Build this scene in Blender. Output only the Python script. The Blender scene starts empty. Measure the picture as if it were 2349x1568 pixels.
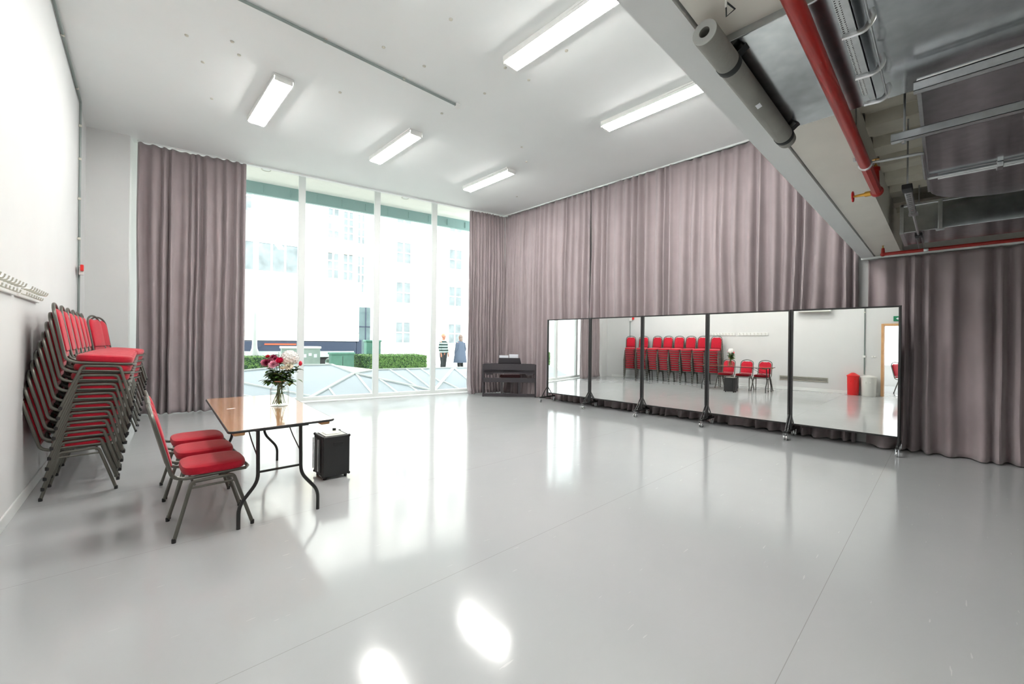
import bpy, bmesh, math, random
from mathutils import Vector, Matrix, noise
C = bpy.context.scene.collection
R = math.radians
PI = math.pi
rnd = random.Random(7)

# ------------------------------------------------------------------ materials
def srgb(r, g, b):
    f = lambda v: (v/255/12.92) if v <= 10 else ((v/255+.055)/1.055)**2.4
    return (f(r), f(g), f(b), 1)

def mat(name, col, rough=.5, metal=0., spec=.5, noise_amt=0., noise_scale=8., bump=0., bump_scale=40., coat=0., sheen=0., trans=0.):
    m = bpy.data.materials.new(name); m.use_nodes = True
    nt = m.node_tree; b = nt.nodes['Principled BSDF']
    b.inputs['Base Color'].default_value = col
    b.inputs['Roughness'].default_value = rough
    b.inputs['Metallic'].default_value = metal
    b.inputs['Specular IOR Level'].default_value = spec
    b.inputs['Coat Weight'].default_value = coat
    b.inputs['Sheen Weight'].default_value = sheen
    b.inputs['Transmission Weight'].default_value = trans
    tc = nt.nodes.new('ShaderNodeTexCoord')
    if noise_amt:
        n = nt.nodes.new('ShaderNodeTexNoise'); n.inputs['Scale'].default_value = noise_scale; n.inputs['Detail'].default_value = 5
        nt.links.new(tc.outputs['Object'], n.inputs['Vector'])
        cr = nt.nodes.new('ShaderNodeValToRGB')
        cr.color_ramp.elements[0].position = .3; cr.color_ramp.elements[1].position = .7
        cr.color_ramp.elements[0].color = tuple(max(0, c*(1-noise_amt)) for c in col[:3])+(1,)
        cr.color_ramp.elements[1].color = tuple(min(1, c*(1+noise_amt)) for c in col[:3])+(1,)
        nt.links.new(n.outputs['Fac'], cr.inputs['Fac']); nt.links.new(cr.outputs['Color'], b.inputs['Base Color'])
    if bump:
        n2 = nt.nodes.new('ShaderNodeTexNoise'); n2.inputs['Scale'].default_value = bump_scale; n2.inputs['Detail'].default_value = 3
        nt.links.new(tc.outputs['Object'], n2.inputs['Vector'])
        bp = nt.nodes.new('ShaderNodeBump'); bp.inputs['Strength'].default_value = bump; bp.inputs['Distance'].default_value = .01
        nt.links.new(n2.outputs['Fac'], bp.inputs['Height']); nt.links.new(bp.outputs['Normal'], b.inputs['Normal'])
    return m

def emis(name, col, s):
    m = bpy.data.materials.new(name); m.use_nodes = True
    b = m.node_tree.nodes['Principled BSDF']
    b.inputs['Base Color'].default_value = col
    b.inputs['Emission Color'].default_value = col; b.inputs['Emission Strength'].default_value = s
    return m

def glassmat(name, col=(1,1,1,1), rough=0., f0=.04, ior=1.45):
    m = bpy.data.materials.new(name); m.use_nodes = True
    nt = m.node_tree; nt.nodes.remove(nt.nodes['Principled BSDF'])
    out = nt.nodes['Material Output']
    t = nt.nodes.new('ShaderNodeBsdfTransparent'); t.inputs['Color'].default_value = col
    g = nt.nodes.new('ShaderNodeBsdfGlossy'); g.inputs['Roughness'].default_value = rough
    fr = nt.nodes.new('ShaderNodeFresnel'); fr.inputs['IOR'].default_value = ior
    mx = nt.nodes.new('ShaderNodeMixShader')
    ge = nt.nodes.new('ShaderNodeNewGeometry'); io = nt.nodes.new('ShaderNodeMapRange')
    io.inputs['To Min'].default_value = ior; io.inputs['To Max'].default_value = 1/ior
    nt.links.new(ge.outputs['Backfacing'], io.inputs['Value']); nt.links.new(io.outputs[0], fr.inputs['IOR'])
    nt.links.new(fr.outputs[0], mx.inputs[0]); nt.links.new(t.outputs[0], mx.inputs[1]); nt.links.new(g.outputs[0], mx.inputs[2])
    nt.links.new(mx.outputs[0], out.inputs[0])
    return m

M = {}
M['wall'] = mat('white_wall_paint', srgb(217,218,217), .6, noise_amt=.015, noise_scale=2, bump=.05, bump_scale=60)
M['ceiling'] = mat('ceiling_paint', srgb(234,237,236), .7, noise_amt=.012, noise_scale=1.2)
M['skirt'] = mat('skirting_gloss', srgb(236,238,236), .3)
M['cream'] = mat('cream_soffit_paint', srgb(234,231,221), .5, noise_amt=.03, noise_scale=3)
M['deck'] = mat('cream_deck_metal', srgb(228,223,206), .45, noise_amt=.06, noise_scale=6)
M['frame_white'] = mat('window_frame_white', srgb(232,236,234), .35)
M['glass'] = glassmat('window_glass', (.96,.985,.975,1))
M['glass_lit'] = mat('frosted_skylight_glass', srgb(176,186,194), .25)
M['vase_glass'] = glassmat('vase_glass', (.985,.992,.988,1), .0, ior=1.4)
M['curtain'] = mat('mauve_grey_curtain', srgb(152,140,142), .85, spec=.2, noise_amt=.05, noise_scale=3, bump=.12, bump_scale=500, sheen=.3)
M['tube'] = mat('grey_steel_tube', srgb(100,99,92), .36, metal=.55, noise_amt=.04)
M['rubber'] = mat('black_rubber', srgb(28,28,30), .6)
M['red_fabric'] = mat('crimson_upholstery', srgb(178,8,38), .8, spec=.25, noise_amt=.1, noise_scale=30, bump=.25, bump_scale=260, sheen=.3)
M['black_metal'] = mat('black_powder_coat', srgb(38,38,38), .4, metal=.2)
M['cond_grey'] = mat('grey_conduit', srgb(128,138,135), .4)
M['chrome'] = mat('chrome', (.75,.76,.78,1), .15, metal=1)
M['caster'] = mat('clear_caster_plastic', srgb(170,172,172), .2, metal=.4)
M['black_vinyl'] = mat('black_tolex', srgb(27,27,28), .5, bump=.3, bump_scale=300)
M['black_plastic'] = mat('black_plastic', srgb(20,20,21), .4)
M['grey_panel'] = mat('pale_control_panel', srgb(168,168,160), .35)
M['piano'] = mat('charcoal_piano_laminate', srgb(52,48,52), .38)
M['maroon'] = mat('maroon_stool_vinyl', srgb(98,48,52), .5)
M['paper'] = mat('white_paper', srgb(240,242,248), .6)
M['ivory'] = mat('ivory_keys', srgb(235,233,225), .3)
M['white_plastic'] = mat('white_plastic', srgb(232,233,230), .35)
M['red_plastic'] = mat('red_plastic', srgb(214,28,26), .35)
M['pipe_red'] = mat('red_sprinkler_paint', srgb(158,32,26), .3, noise_amt=.06)
M['brass'] = mat('brass', srgb(196,150,70), .3, metal=1)
M['foam'] = mat('grey_foam_lagging', srgb(140,140,134), .8, noise_amt=.05, noise_scale=12, bump=.15, bump_scale=80)
M['foam_cut'] = mat('pale_foam_end', srgb(196,200,198), .8)
M['webbing'] = mat('black_webbing', srgb(38,42,42), .7)
M['red_bin'] = mat('red_bin_plastic', srgb(214,30,32), .35)
M['white_bin'] = mat('white_bin_plastic', srgb(226,226,220), .4)
M['vent_metal'] = mat('grille_metal', srgb(200,198,186), .4, metal=.3)
M['dark_gap'] = mat('dark_gap', srgb(60,60,58), .8)
M['wood_edge'] = mat('birch_block', srgb(206,160,112), .5, noise_amt=.08)
M['leaf'] = mat('leaf_green', srgb(84,122,54), .5, noise_amt=.25, noise_scale=30)
M['leaf_dark'] = mat('leaf_dark_green', srgb(52,88,46), .5, noise_amt=.25, noise_scale=30)
M['stem'] = mat('stem_green', srgb(88,112,52), .5)
M['burgundy'] = mat('burgundy_petals', srgb(168,52,92), .6, noise_amt=.35, noise_scale=60)
M['pink'] = mat('pink_petals', srgb(250,172,196), .6, noise_amt=.15, noise_scale=50)
M['palepink'] = mat('pale_pink_petals', srgb(252,172,198), .6, noise_amt=.12, noise_scale=50)
M['hotpink'] = mat('magenta_petals', srgb(226,12,88), .55)
M['redpetal'] = mat('red_petals', srgb(216,30,60), .55)
M['whitepetal'] = mat('white_petals', srgb(252,250,246), .6, noise_amt=.04, noise_scale=40)
M['creampetal'] = mat('cream_petals', srgb(252,242,222), .6, noise_amt=.06, noise_scale=40)
M['water'] = glassmat('vase_water', (.965,.985,.96,1), 0, ior=1.33)
M['twine'] = mat('pink_ribbon', srgb(220,150,120), .7)
# outside
M['paving'] = mat('pale_paving', srgb(206,204,198), .8, noise_amt=.06, noise_scale=3)
M['road'] = mat('road_asphalt', srgb(150,150,150), .85, noise_amt=.05)
M['render_w'] = mat('white_render', srgb(240,238,232), .8, noise_amt=.02)
M['render_c'] = mat('cream_band', srgb(236,222,190), .8)
M['bwin'] = mat('building_window_pane', srgb(128,138,141), .15, noise_amt=.3, noise_scale=1.5)
M['bdark'] = mat('entrance_glass', srgb(90,110,112), .2, noise_amt=.2, noise_scale=2)
M['fascia'] = mat('canopy_fascia_teal', srgb(150,182,180), .5)
M['cab_green'] = mat('green_cabinet_paint', srgb(100,148,132), .5, noise_amt=.1)
M['cab_grey'] = mat('grey_green_cabinet_paint', srgb(160,178,170), .5, noise_amt=.1)
M['truck_navy'] = mat('navy_truck_skirt', srgb(50,60,80), .4)
M['truck_white'] = mat('white_truck_box', srgb(240,240,240), .4)
M['truck_red'] = mat('orange_red_stripe', srgb(222,90,60), .4)
M['hedge'] = mat('hedge_leaves', srgb(104,142,74), .6, noise_amt=.45, noise_scale=18)
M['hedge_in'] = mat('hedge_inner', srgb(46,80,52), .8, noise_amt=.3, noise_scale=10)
M['skin'] = mat('skin', srgb(176,120,98), .55)
M['hair_grey'] = mat('grey_brown_hair', srgb(120,104,96), .7, noise_amt=.15, noise_scale=60)
M['hair_fair'] = mat('fair_hair', srgb(176,140,110), .7, noise_amt=.15, noise_scale=60)
M['coat'] = mat('blue_grey_coat', srgb(72,84,102), .85, noise_amt=.06)
M['trousers'] = mat('dark_trousers', srgb(30,36,38), .8)
M['bark'] = mat('lamp_post_paint', srgb(214,216,214), .5)

# galvanised metal
def galv(name, col, rough):
    m = mat(name, col, rough, metal=1, noise_amt=.10, noise_scale=14)
    nt = m.node_tree; b = nt.nodes['Principled BSDF']
    tc = nt.nodes.new('ShaderNodeTexCoord')
    n = nt.nodes.new('ShaderNodeTexNoise'); n.inputs['Scale'].default_value = 1.6; n.inputs['Detail'].default_value = 2
    bp = nt.nodes.new('ShaderNodeBump'); bp.inputs['Strength'].default_value = .18; bp.inputs['Distance'].default_value = .02
    nt.links.new(tc.outputs['Object'], n.inputs['Vector']); nt.links.new(n.outputs['Fac'], bp.inputs['Height']); nt.links.new(bp.outputs['Normal'], b.inputs['Normal'])
    return m
M['galv'] = galv('galvanised_sheet', (.56,.59,.61,1), .17)
M['strut'] = mat('galvanised_strut', (.62,.64,.65,1), .28, metal=1, noise_amt=.06, noise_scale=30)

# mirror
m = bpy.data.materials.new('mirror_silver'); m.use_nodes = True
b = m.node_tree.nodes['Principled BSDF']; b.inputs['Base Color'].default_value = (.93,.945,.93,1); b.inputs['Metallic'].default_value = 1; b.inputs['Roughness'].default_value = 0
M['mirror'] = m

# striped shirt
def stripes(name, a, bcol, freq):
    m = mat(name, a, .8); nt = m.node_tree; b = nt.nodes['Principled BSDF']
    tc = nt.nodes.new('ShaderNodeTexCoord'); sp = nt.nodes.new('ShaderNodeSeparateXYZ')
    nt.links.new(tc.outputs['Object'], sp.inputs[0])
    mu = nt.nodes.new('ShaderNodeMath'); mu.operation = 'MULTIPLY'; mu.inputs[1].default_value = freq; nt.links.new(sp.outputs['Z'], mu.inputs[0])
    fr = nt.nodes.new('ShaderNodeMath'); fr.operation = 'FRACT'; nt.links.new(mu.outputs[0], fr.inputs[0])
    gt = nt.nodes.new('ShaderNodeMath'); gt.operation = 'GREATER_THAN'; gt.inputs[1].default_value = .55; nt.links.new(fr.outputs[0], gt.inputs[0])
    mx = nt.nodes.new('ShaderNodeMix'); mx.data_type = 'RGBA'; mx.inputs['A'].default_value = a; mx.inputs['B'].default_value = bcol
    nt.links.new(gt.outputs[0], mx.inputs['Factor']); nt.links.new(mx.outputs['Result'], b.inputs['Base Color'])
    return m
M['striped'] = stripes('green_white_striped_knit', srgb(26,50,48), srgb(150,166,164), 8.)

# table top: varnished ply with long grain
m = mat('varnished_table_ply', srgb(196,132,84), .16, coat=1.); nt = m.node_tree; b = nt.nodes['Principled BSDF']
b.inputs['Coat Roughness'].default_value = .06
tc = nt.nodes.new('ShaderNodeTexCoord'); mp = nt.nodes.new('ShaderNodeMapping'); mp.inputs['Scale'].default_value = (14,1.2,1)
n = nt.nodes.new('ShaderNodeTexNoise'); n.inputs['Scale'].default_value = 3; n.inputs['Detail'].default_value = 6
cr = nt.nodes.new('ShaderNodeValToRGB'); cr.color_ramp.elements[0].color = srgb(204,140,92); cr.color_ramp.elements[1].color = srgb(226,170,122)
cr.color_ramp.elements[0].position = .35; cr.color_ramp.elements[1].position = .65
nt.links.new(tc.outputs['Object'], mp.inputs[0]); nt.links.new(mp.outputs[0], n.inputs['Vector']); nt.links.new(n.outputs['Fac'], cr.inputs[0]); nt.links.new(cr.outputs[0], b.inputs['Base Color'])
M['ply'] = m

# floor: glossy pale grey sheet vinyl with welded seams and scuffs
m = mat('pale_grey_gloss_vinyl', srgb(184,187,188), .13); nt = m.node_tree; b = nt.nodes['Principled BSDF']
tc = nt.nodes.new('ShaderNodeTexCoord'); L = nt.links.new
sp = nt.nodes.new('ShaderNodeSeparateXYZ'); L(tc.outputs['Object'], sp.inputs[0])
def mth(op, a, bb=None, cc=None):
    q = nt.nodes.new('ShaderNodeMath'); q.operation = op
    for i, v in enumerate((a, bb, cc)):
        if v is None: continue
        if isinstance(v, (int, float)): q.inputs[i].default_value = v
        else: L(v, q.inputs[i])
    return q.outputs[0]
yy = mth('ADD', sp.outputs['Y'], 20*1.58-.48)
fr = mth('FRACT', mth('DIVIDE', yy, 1.58))
seam = mth('LESS_THAN', fr, .0022)
big = nt.nodes.new('ShaderNodeTexNoise'); big.inputs['Scale'].default_value = .7; big.inputs['Detail'].default_value = 4; L(tc.outputs['Object'], big.inputs['Vector'])
cr = nt.nodes.new('ShaderNodeValToRGB'); cr.color_ramp.elements[0].color = srgb(177,180,182); cr.color_ramp.elements[1].color = srgb(188,190,190)
L(big.outputs['Fac'], cr.inputs[0])
mps = nt.nodes.new('ShaderNodeMapping'); mps.inputs['Rotation'].default_value = (0,0,.6); mps.inputs['Scale'].default_value = (1.,9,1)
scr = nt.nodes.new('ShaderNodeTexNoise'); scr.inputs['Scale'].default_value = 5; scr.inputs['Detail'].default_value = 2; L(tc.outputs['Object'], mps.inputs[0]); L(mps.outputs[0], scr.inputs['Vector'])
sc2 = mth('MULTIPLY', mth('GREATER_THAN', scr.outputs['Fac'], .735), .5)
mx1 = nt.nodes.new('ShaderNodeMix'); mx1.data_type = 'RGBA'; mx1.inputs['B'].default_value = srgb(214,216,214)
L(sc2, mx1.inputs['Factor']); L(cr.outputs[0], mx1.inputs['A'])
mx2 = nt.nodes.new('ShaderNodeMix'); mx2.data_type = 'RGBA'; mx2.inputs['B'].default_value = srgb(140,138,132)
L(mth('MULTIPLY', seam, .6), mx2.inputs['Factor']); L(mx1.outputs['Result'], mx2.inputs['A']); L(mx2.outputs['Result'], b.inputs['Base Color'])
rn = nt.nodes.new('ShaderNodeTexNoise'); rn.inputs['Scale'].default_value = 2.3; rn.inputs['Detail'].default_value = 5; L(tc.outputs['Object'], rn.inputs['Vector'])
L(mth('ADD', mth('MULTIPLY', rn.outputs['Fac'], .10), .07), b.inputs['Roughness'])
bn = nt.nodes.new('ShaderNodeTexNoise'); bn.inputs['Scale'].default_value = 3.5; bn.inputs['Detail'].default_value = 2; L(tc.outputs['Object'], bn.inputs['Vector'])
bp = nt.nodes.new('ShaderNodeBump'); bp.inputs['Strength'].default_value = .10; bp.inputs['Distance'].default_value = .01
L(bn.outputs['Fac'], bp.inputs['Height']); L(bp.outputs['Normal'], b.inputs['Normal'])
b.inputs['Specular IOR Level'].default_value = .75
M['floor'] = m

# perforated tray: dotted cut-outs
m = mat('perforated_steel', (.6,.62,.62,1), .35, metal=1); nt = m.node_tree; b = nt.nodes['Principled BSDF']
tc = nt.nodes.new('ShaderNodeTexCoord'); vo = nt.nodes.new('ShaderNodeTexVoronoi'); vo.inputs['Scale'].default_value = 75; vo.inputs['Randomness'].default_value = .1
cr = nt.nodes.new('ShaderNodeValToRGB'); cr.color_ramp.interpolation = 'CONSTANT'; cr.color_ramp.elements[0].color = (.07,.07,.07,1); cr.color_ramp.elements[1].color = (.7,.72,.72,1); cr.color_ramp.elements[1].position = .33
nt.links.new(tc.outputs['Object'], vo.inputs['Vector']); nt.links.new(vo.outputs['Distance'], cr.inputs[0]); nt.links.new(cr.outputs[0], b.inputs['Base Color'])
M['perf'] = m

# ------------------------------------------------------------------ mesh builder
class MB:
    def __init__(s): s.v = []; s.f = []
    def add(s, vs, fs):
        o = len(s.v); s.v += [tuple(v) for v in vs]; s.f += [tuple(i+o for i in f) for f in fs]; return s
    def box(s, x0, x1, y0, y1, z0, z1):
        return s.add([(x0,y0,z0),(x1,y0,z0),(x1,y1,z0),(x0,y1,z0),(x0,y0,z1),(x1,y0,z1),(x1,y1,z1),(x0,y1,z1)],
                     [(0,3,2,1),(4,5,6,7),(0,1,5,4),(1,2,6,5),(2,3,7,6),(3,0,4,7)])
    def beam(s, p, q, w, h, up=(0,0,1)):
        p, q = Vector(p), Vector(q); d = (q-p).normalized(); u = Vector(up)
        a = d.cross(u)
        if a.length < 1e-4: a = d.cross(Vector((0,1,0)))
        a.normalize(); c = a.cross(d).normalized(); a *= w/2; c *= h/2
        vs = [e+sx*a+sy*c for e in (p, q) for sx, sy in ((-1,-1),(1,-1),(1,1),(-1,1))]
        return s.add(vs, [(0,1,2,3),(7,6,5,4),(0,4,5,1),(1,5,6,2),(2,6,7,3),(3,7,4,0)])
    def prism(s, pts, z0, z1):
        n = len(pts)
        vs = [(x,y,z0) for x,y in pts]+[(x,y,z1) for x,y in pts]
        return s.add(vs, [tuple(range(n))[::-1], tuple(range(n,2*n))]+[(i,(i+1)%n,n+(i+1)%n,n+i) for i in range(n)])
    def tube(s, path, r, n=8, closed=False, rs=None, flat=None):
        P = [Vector(p) for p in path]; k = len(P); vs = []; fs = []
        prev = None
        for i, p in enumerate(P):
            a = P[(i-1) % k] if (i > 0 or closed) else p; c = P[(i+1) % k] if (i < k-1 or closed) else p
            t = (c-a).normalized()
            if prev is None:
                u = t.cross(Vector((0,0,1)))
                if u.length < .1: u = t.cross(Vector((0,1,0)))
                u.normalize()
            else:
                u = prev-t*prev.dot(t); u.normalize()
            prev = u; w = t.cross(u)
            rr = rs[i] if rs else r
            for j in range(n):
                an = 2*PI*j/n
                vs.append(p+u*math.cos(an)*rr*(flat or 1)+w*math.sin(an)*rr)
        m_ = k if closed else k-1
        for i in range(m_):
            for j in range(n):
                a = i*n+j; b_ = i*n+(j+1)%n; c = ((i+1)%k)*n+(j+1)%n; d = ((i+1)%k)*n+j
                fs.append((a,b_,c,d))
        if not closed:
            fs.append(tuple(range(n))[::-1]); fs.append(tuple(range((k-1)*n, k*n)))
        return s.add(vs, fs)
    def lathe(s, prof, c=(0,0,0), n=24, axis='z', cap=True):
        vs = []; fs = []; k = len(prof)
        for r, h in prof:
            for j in range(n):
                a = 2*PI*j/n; x, y = r*math.cos(a), r*math.sin(a)
                q = {'z': (x,y,h), 'y': (x,h,y), 'x': (h,x,y)}[axis]
                vs.append((q[0]+c[0], q[1]+c[1], q[2]+c[2]))
        for i in range(k-1):
            for j in range(n):
                fs.append((i*n+j, i*n+(j+1)%n, (i+1)*n+(j+1)%n, (i+1)*n+j))
        if cap and prof[0][0] > 1e-6: fs.append(tuple(range(n))[::-1])
        if cap and prof[-1][0] > 1e-6: fs.append(tuple(range((k-1)*n, k*n)))
        return s.add(vs, fs)
    def ball(s, c, r, n=12, k=8, mod=None):
        vs = []; fs = []
        for i in range(k+1):
            th = PI*i/k
            for j in range(n):
                a = 2*PI*j/n; d = Vector((math.sin(th)*math.cos(a), math.sin(th)*math.sin(a), math.cos(th)))
                f = mod(d) if mod else 1
                vs.append((c[0]+d.x*r[0]*f, c[1]+d.y*r[1]*f, c[2]+d.z*r[2]*f))
        for i in range(k):
            for j in range(n):
                fs.append((i*n+j, (i+1)*n+j, (i+1)*n+(j+1)%n, i*n+(j+1)%n))
        return s.add(vs, fs)
    def loft(s, rings, cap=True):
        n = len(rings[0]); vs = [p for r in rings for p in r]; fs = []
        for i in range(len(rings)-1):
            for j in range(n): fs.append((i*n+j, i*n+(j+1)%n, (i+1)*n+(j+1)%n, (i+1)*n+j))
        if cap: fs.append(tuple(range(n))[::-1]); fs.append(tuple(range((len(rings)-1)*n, len(rings)*n)))
        return s.add(vs, fs)
    def xf(s, mtx, start=0):
        for i in range(start, len(s.v)): s.v[i] = tuple(mtx @ Vector(s.v[i]))
        return s
    def build(s, name, m, parent=None, smooth=False, bevel=0, solid=0, segs=2, loc=None, rotz=0):
        me = bpy.data.meshes.new(name); me.from_pydata(s.v, [], s.f); me.update()
        bm = bmesh.new(); bm.from_mesh(me)
        bmesh.ops.remove_doubles(bm, verts=bm.verts, dist=1e-6)
        if not solid: bmesh.ops.recalc_face_normals(bm, faces=bm.faces)
        bm.to_mesh(me); bm.free()
        if smooth:
            for p in me.polygons: p.use_smooth = True
            me.set_sharp_from_angle(angle=R(40))
        me.materials.append(M[m] if isinstance(m, str) else m)
        o = bpy.data.objects.new(name, me); C.objects.link(o)
        if parent: o.parent = parent
        if loc: o.location = loc
        if rotz: o.rotation_euler.z = rotz
        if solid:
            md = o.modifiers.new('thickness', 'SOLIDIFY'); md.thickness = solid; md.offset = 0
        if bevel:
            md = o.modifiers.new('bevel', 'BEVEL'); md.width = bevel; md.segments = segs; md.limit_method = 'ANGLE'; md.angle_limit = R(50)
            md.harden_normals = False
            for p in me.polygons: p.use_smooth = True
            me.set_sharp_from_angle(angle=R(30))
        return o

def tag(o, label=None, cat=None, group=None, kind=None):
    if label: o['label'] = label
    if cat: o['category'] = cat
    if group: o['group'] = group
    if kind: o['kind'] = kind
    return o
def thing(name, label, cat, loc=(0,0,0), rz=0, group=None):
    o = bpy.data.objects.new(name, None); C.objects.link(o); o.location = loc; o.rotation_euler = (0,0,rz)
    o.empty_display_size = .1
    return tag(o, label, cat, group)
def struct(mb, name, m, label=None, **k):
    o = mb.build(name, m, **k); o['kind'] = 'structure'
    if label: o['label'] = label
    return o
def dup(root, loc, rot=(0,0,0), label=None, group=None, name=None):
    r = root.copy(); C.objects.link(r); r.location = loc; r.rotation_euler = rot
    if label: r['label'] = label
    if group: r['group'] = group
    for ch in root.children:
        c = ch.copy(); C.objects.link(c); c.parent = r
        for g in ch.children:
            d = g.copy(); C.objects.link(d); d.parent = c
    return r
def fillet(pts, r, n=5):
    P = [Vector(p) for p in pts]; out = [P[0]]
    for i in range(1, len(P)-1):
        a, b_, c = P[i-1], P[i], P[i+1]
        d1 = (a-b_); d2 = (c-b_); l = min(r, d1.length*.45, d2.length*.45)
        p = b_+d1.normalized()*l; q = b_+d2.normalized()*l
        for k in range(n+1):
            t = k/n; out.append(p*(1-t)**2+b_*2*t*(1-t)+q*t*t)
    out.append(P[-1]); return out

# skewed window line: origin on the curtain track, T along it, N outwards
L0 = Vector((.2,10.2,0)); N = Vector((.189,.982,0)).normalized(); T = Vector((N.y,-N.x,0))
def wp(s_, d, z=0): return L0+T*s_+N*d+Vector((0,0,z))
WA = math.atan2(T.y, T.x)
def lw(y): return -.60+.036*(y-4.6)       # left wall runs very slightly out of square

# ------------------------------------------------------------------ room shell
e0, e1 = wp(-1.2,.62), wp(8.6,.62)
struct(MB().prism([(-5.2,-3.7),(8.4,-3.7),(e1.x,e1.y),(e0.x,e0.y),(-5.2,e0.y)], -.12, 0), 'floor', 'floor')
def wallprism(p, q, th, z0, z1, mb=None):
    mb = mb or MB(); p = Vector((p[0],p[1],0)); q = Vector((q[0],q[1],0)); d = (q-p).normalized(); n_ = Vector((-d.y,d.x,0))*th
    return mb.prism([(p.x,p.y),(q.x,q.y),((q+n_).x,(q+n_).y),((p+n_).x,(p+n_).y)], z0, z1)
w = MB()
wallprism((lw(1.22),1.22), (lw(10.6),10.6), .2, 0, 5.3, w)
wallprism((lw(-3.6),-3.6), (lw(.12),.12), .2, 0, 5.3, w)
wallprism((lw(.12),.12), (lw(1.22),1.22), .2, 2.02, 5.3, w)
struct(w, 'wall_left', 'wall')
struct(MB().box(8.12,8.3,-3.7,9.4,0,5.3), 'wall_right', 'wall')
struct(MB().box(-.95,8.12,-3.75,-3.6,0,3.3), 'wall_back', 'wall')
pa, pb = wp(-.6,-.02), wp(-.6,.62)
pc, pd = wp(.0,.62), wp(.0,-.02)
pr = MB().prism([(wp(-.95,-.17).x,wp(-.95,-.17).y),(wp(-.02,-.17).x,wp(-.02,-.17).y),(wp(-.02,.6).x,wp(-.02,.6).y),(wp(-.95,.6).x,wp(-.95,.6).y)], 0, 5.3)
struct(pr, 'wall_corner_pier', 'wall')
# high ceiling
c0, c1 = wp(-1.1,.12), wp(8.3,.12)
struct(MB().prism([(-1.0,.86),(8.12,.86),(8.12,c1.y+.02),(c1.x,c1.y),(c0.x,c0.y),(-1.0,c0.y)], 5.0, 5.3), 'ceiling', 'ceiling')
struct(MB().box(-.95,8.12,.715,.86,2.7,5.3), 'trim_1', 'ceiling')                       # bulkhead where the ceiling drops
sof = MB().box(-.95,1.84,.43,.705,2.715,3.1); sof.box(2.84,8.12,.43,.705,2.715,3.1); sof.box(1.84,2.84,.43,.705,2.98,3.1)
struct(sof, 'trim_2', 'cream')
# low ribbed deck
dk = MB(); x = -.95; prof = []
while x < 8.1:
    prof += [(x,3.16),(x+.2,3.16),(x+.24,3.08),(x+.44,3.08),(x+.48,3.16)]; x += .48
vs = []; fs = []
for i, (a, z) in enumerate(prof): vs += [(a,-3.7,z),(a,.43,z)]
for i in range(len(prof)-1): fs.append((2*i,2*i+2,2*i+3,2*i+1))
dk.add(vs, fs); struct(dk, 'ceiling_low_deck', 'deck', solid=.02)
struct(MB().box(-.95,8.12,-3.7,.715,3.2,3.35), 'ceiling_low_slab', 'cream')
# skirting
bb = MB(); wallprism((lw(1.3)+.012,1.3), (lw(9.9)+.012,9.9), .012, 0, .1, bb); struct(bb, 'baseboard_left', 'skirt', bevel=.003)
# curtain tracks
tr = MB(); tr.beam(wp(.05,-.02,4.985), wp(7.75,-.02,4.985), .03, .03); tr.beam((7.95,8.74,4.985),(7.95,.87,4.985), .03, .03)
struct(tr, 'trim_3', 'frame_white')
struct(MB().beam((7.86,.86,2.69),(7.86,-3.6,2.69), .05,.03), 'trim_4', 'frame_white')
struct(MB().box(8.04,8.12,.5,.92,0,2.7), 'trim_5', 'wall')

# windows: four full height panes between white mullions
ms = [-.1, 1.12, 2.79, 4.47, 5.98, 7.5, 8.35]
for i in range(len(ms)-1):
    pane = MB(); pane.beam(wp(ms[i]+.05,.47,2.68), wp(ms[i+1]-.05,.47,2.68), .012, 5.16)
    o = struct(pane, 'window_%d' % (i+1), 'glass')
    fr = MB(); fr.beam(wp(ms[i]+.05,.47,.05), wp(ms[i+1]-.05,.47,.05), .09, .1); fr.beam(wp(ms[i]+.05,.47,5.27), wp(ms[i+1]-.05,.47,5.27), .09, .06)
    fr.build('window_rail', 'frame_white', o, bevel=.004)
for i, s_ in enumerate(ms):
    q = MB(); q.beam(wp(s_,.47,0), wp(s_,.47,5.3), .14, .09, up=tuple(N))
    struct(q, 'trim_%d' % (6+i), 'frame_white', bevel=.005)
struct(MB().beam(wp(-.1,.36,.012), wp(8.4,.36,.012), .3, .024), 'trim_13', 'frame_white')
# outside soffit and fascia of the canopy
q = MB(); q.prism([tuple(wp(-8,.12).xy),tuple(wp(16,.12).xy),tuple(wp(16,2.1).xy),tuple(wp(-8,2.1).xy)], 5.3, 5.5)
struct(q, 'trim_14', 'render_w')
q = MB(); q.beam(wp(-8,2.03,5.15), wp(16,2.03,5.15), .1, .3)
for k in range(-8, 30):
    q.beam(wp(k*.62+.2,1.965,5.06), wp(k*.62+.2,1.965,5.24), .012, .03)
struct(q, 'trim_15', 'fascia')

# ---- neighbouring room seen through the doorway (only in the mirror)
nb = MB(); nb.box(-5.2,-5.05,-2,3,0,.75); nb.box(-5.2,-5.05,-2,3,2.65,2.8); nb.box(-5.2,-.97,2.9,3.05,0,2.8); nb.box(-5.2,-1.1,-2.1,-1.95,0,2.8)
struct(nb, 'wall_next_room', 'wall')
struct(MB().box(-5.2,-.99,-2.1,3.05,2.8,2.9), 'ceiling_next_room', 'ceiling')
# door frame + open door leaf
df = MB(); xa = lw(.65)
df.box(xa-.17,xa+.05,1.2,1.26,0,2.06); df.box(xa-.17,xa+.05,.08,.14,0,2.06); df.box(xa-.17,xa+.05,.14,1.2,2.0,2.06)
struct(df, 'trim_16', 'wood_edge', bevel=.004)
dl = MB().box(xa-1.15,xa-.2,1.27,1.31,.01,1.99); dd = struct(dl, 'door_1', 'skirt', bevel=.003)
MB().tube(fillet([(xa-1.08,1.27,1.0),(xa-1.08,1.21,1.0),(xa-.96,1.21,1.0)], .02), .009).build('door_handle', 'chrome', dd, smooth=True)

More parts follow.
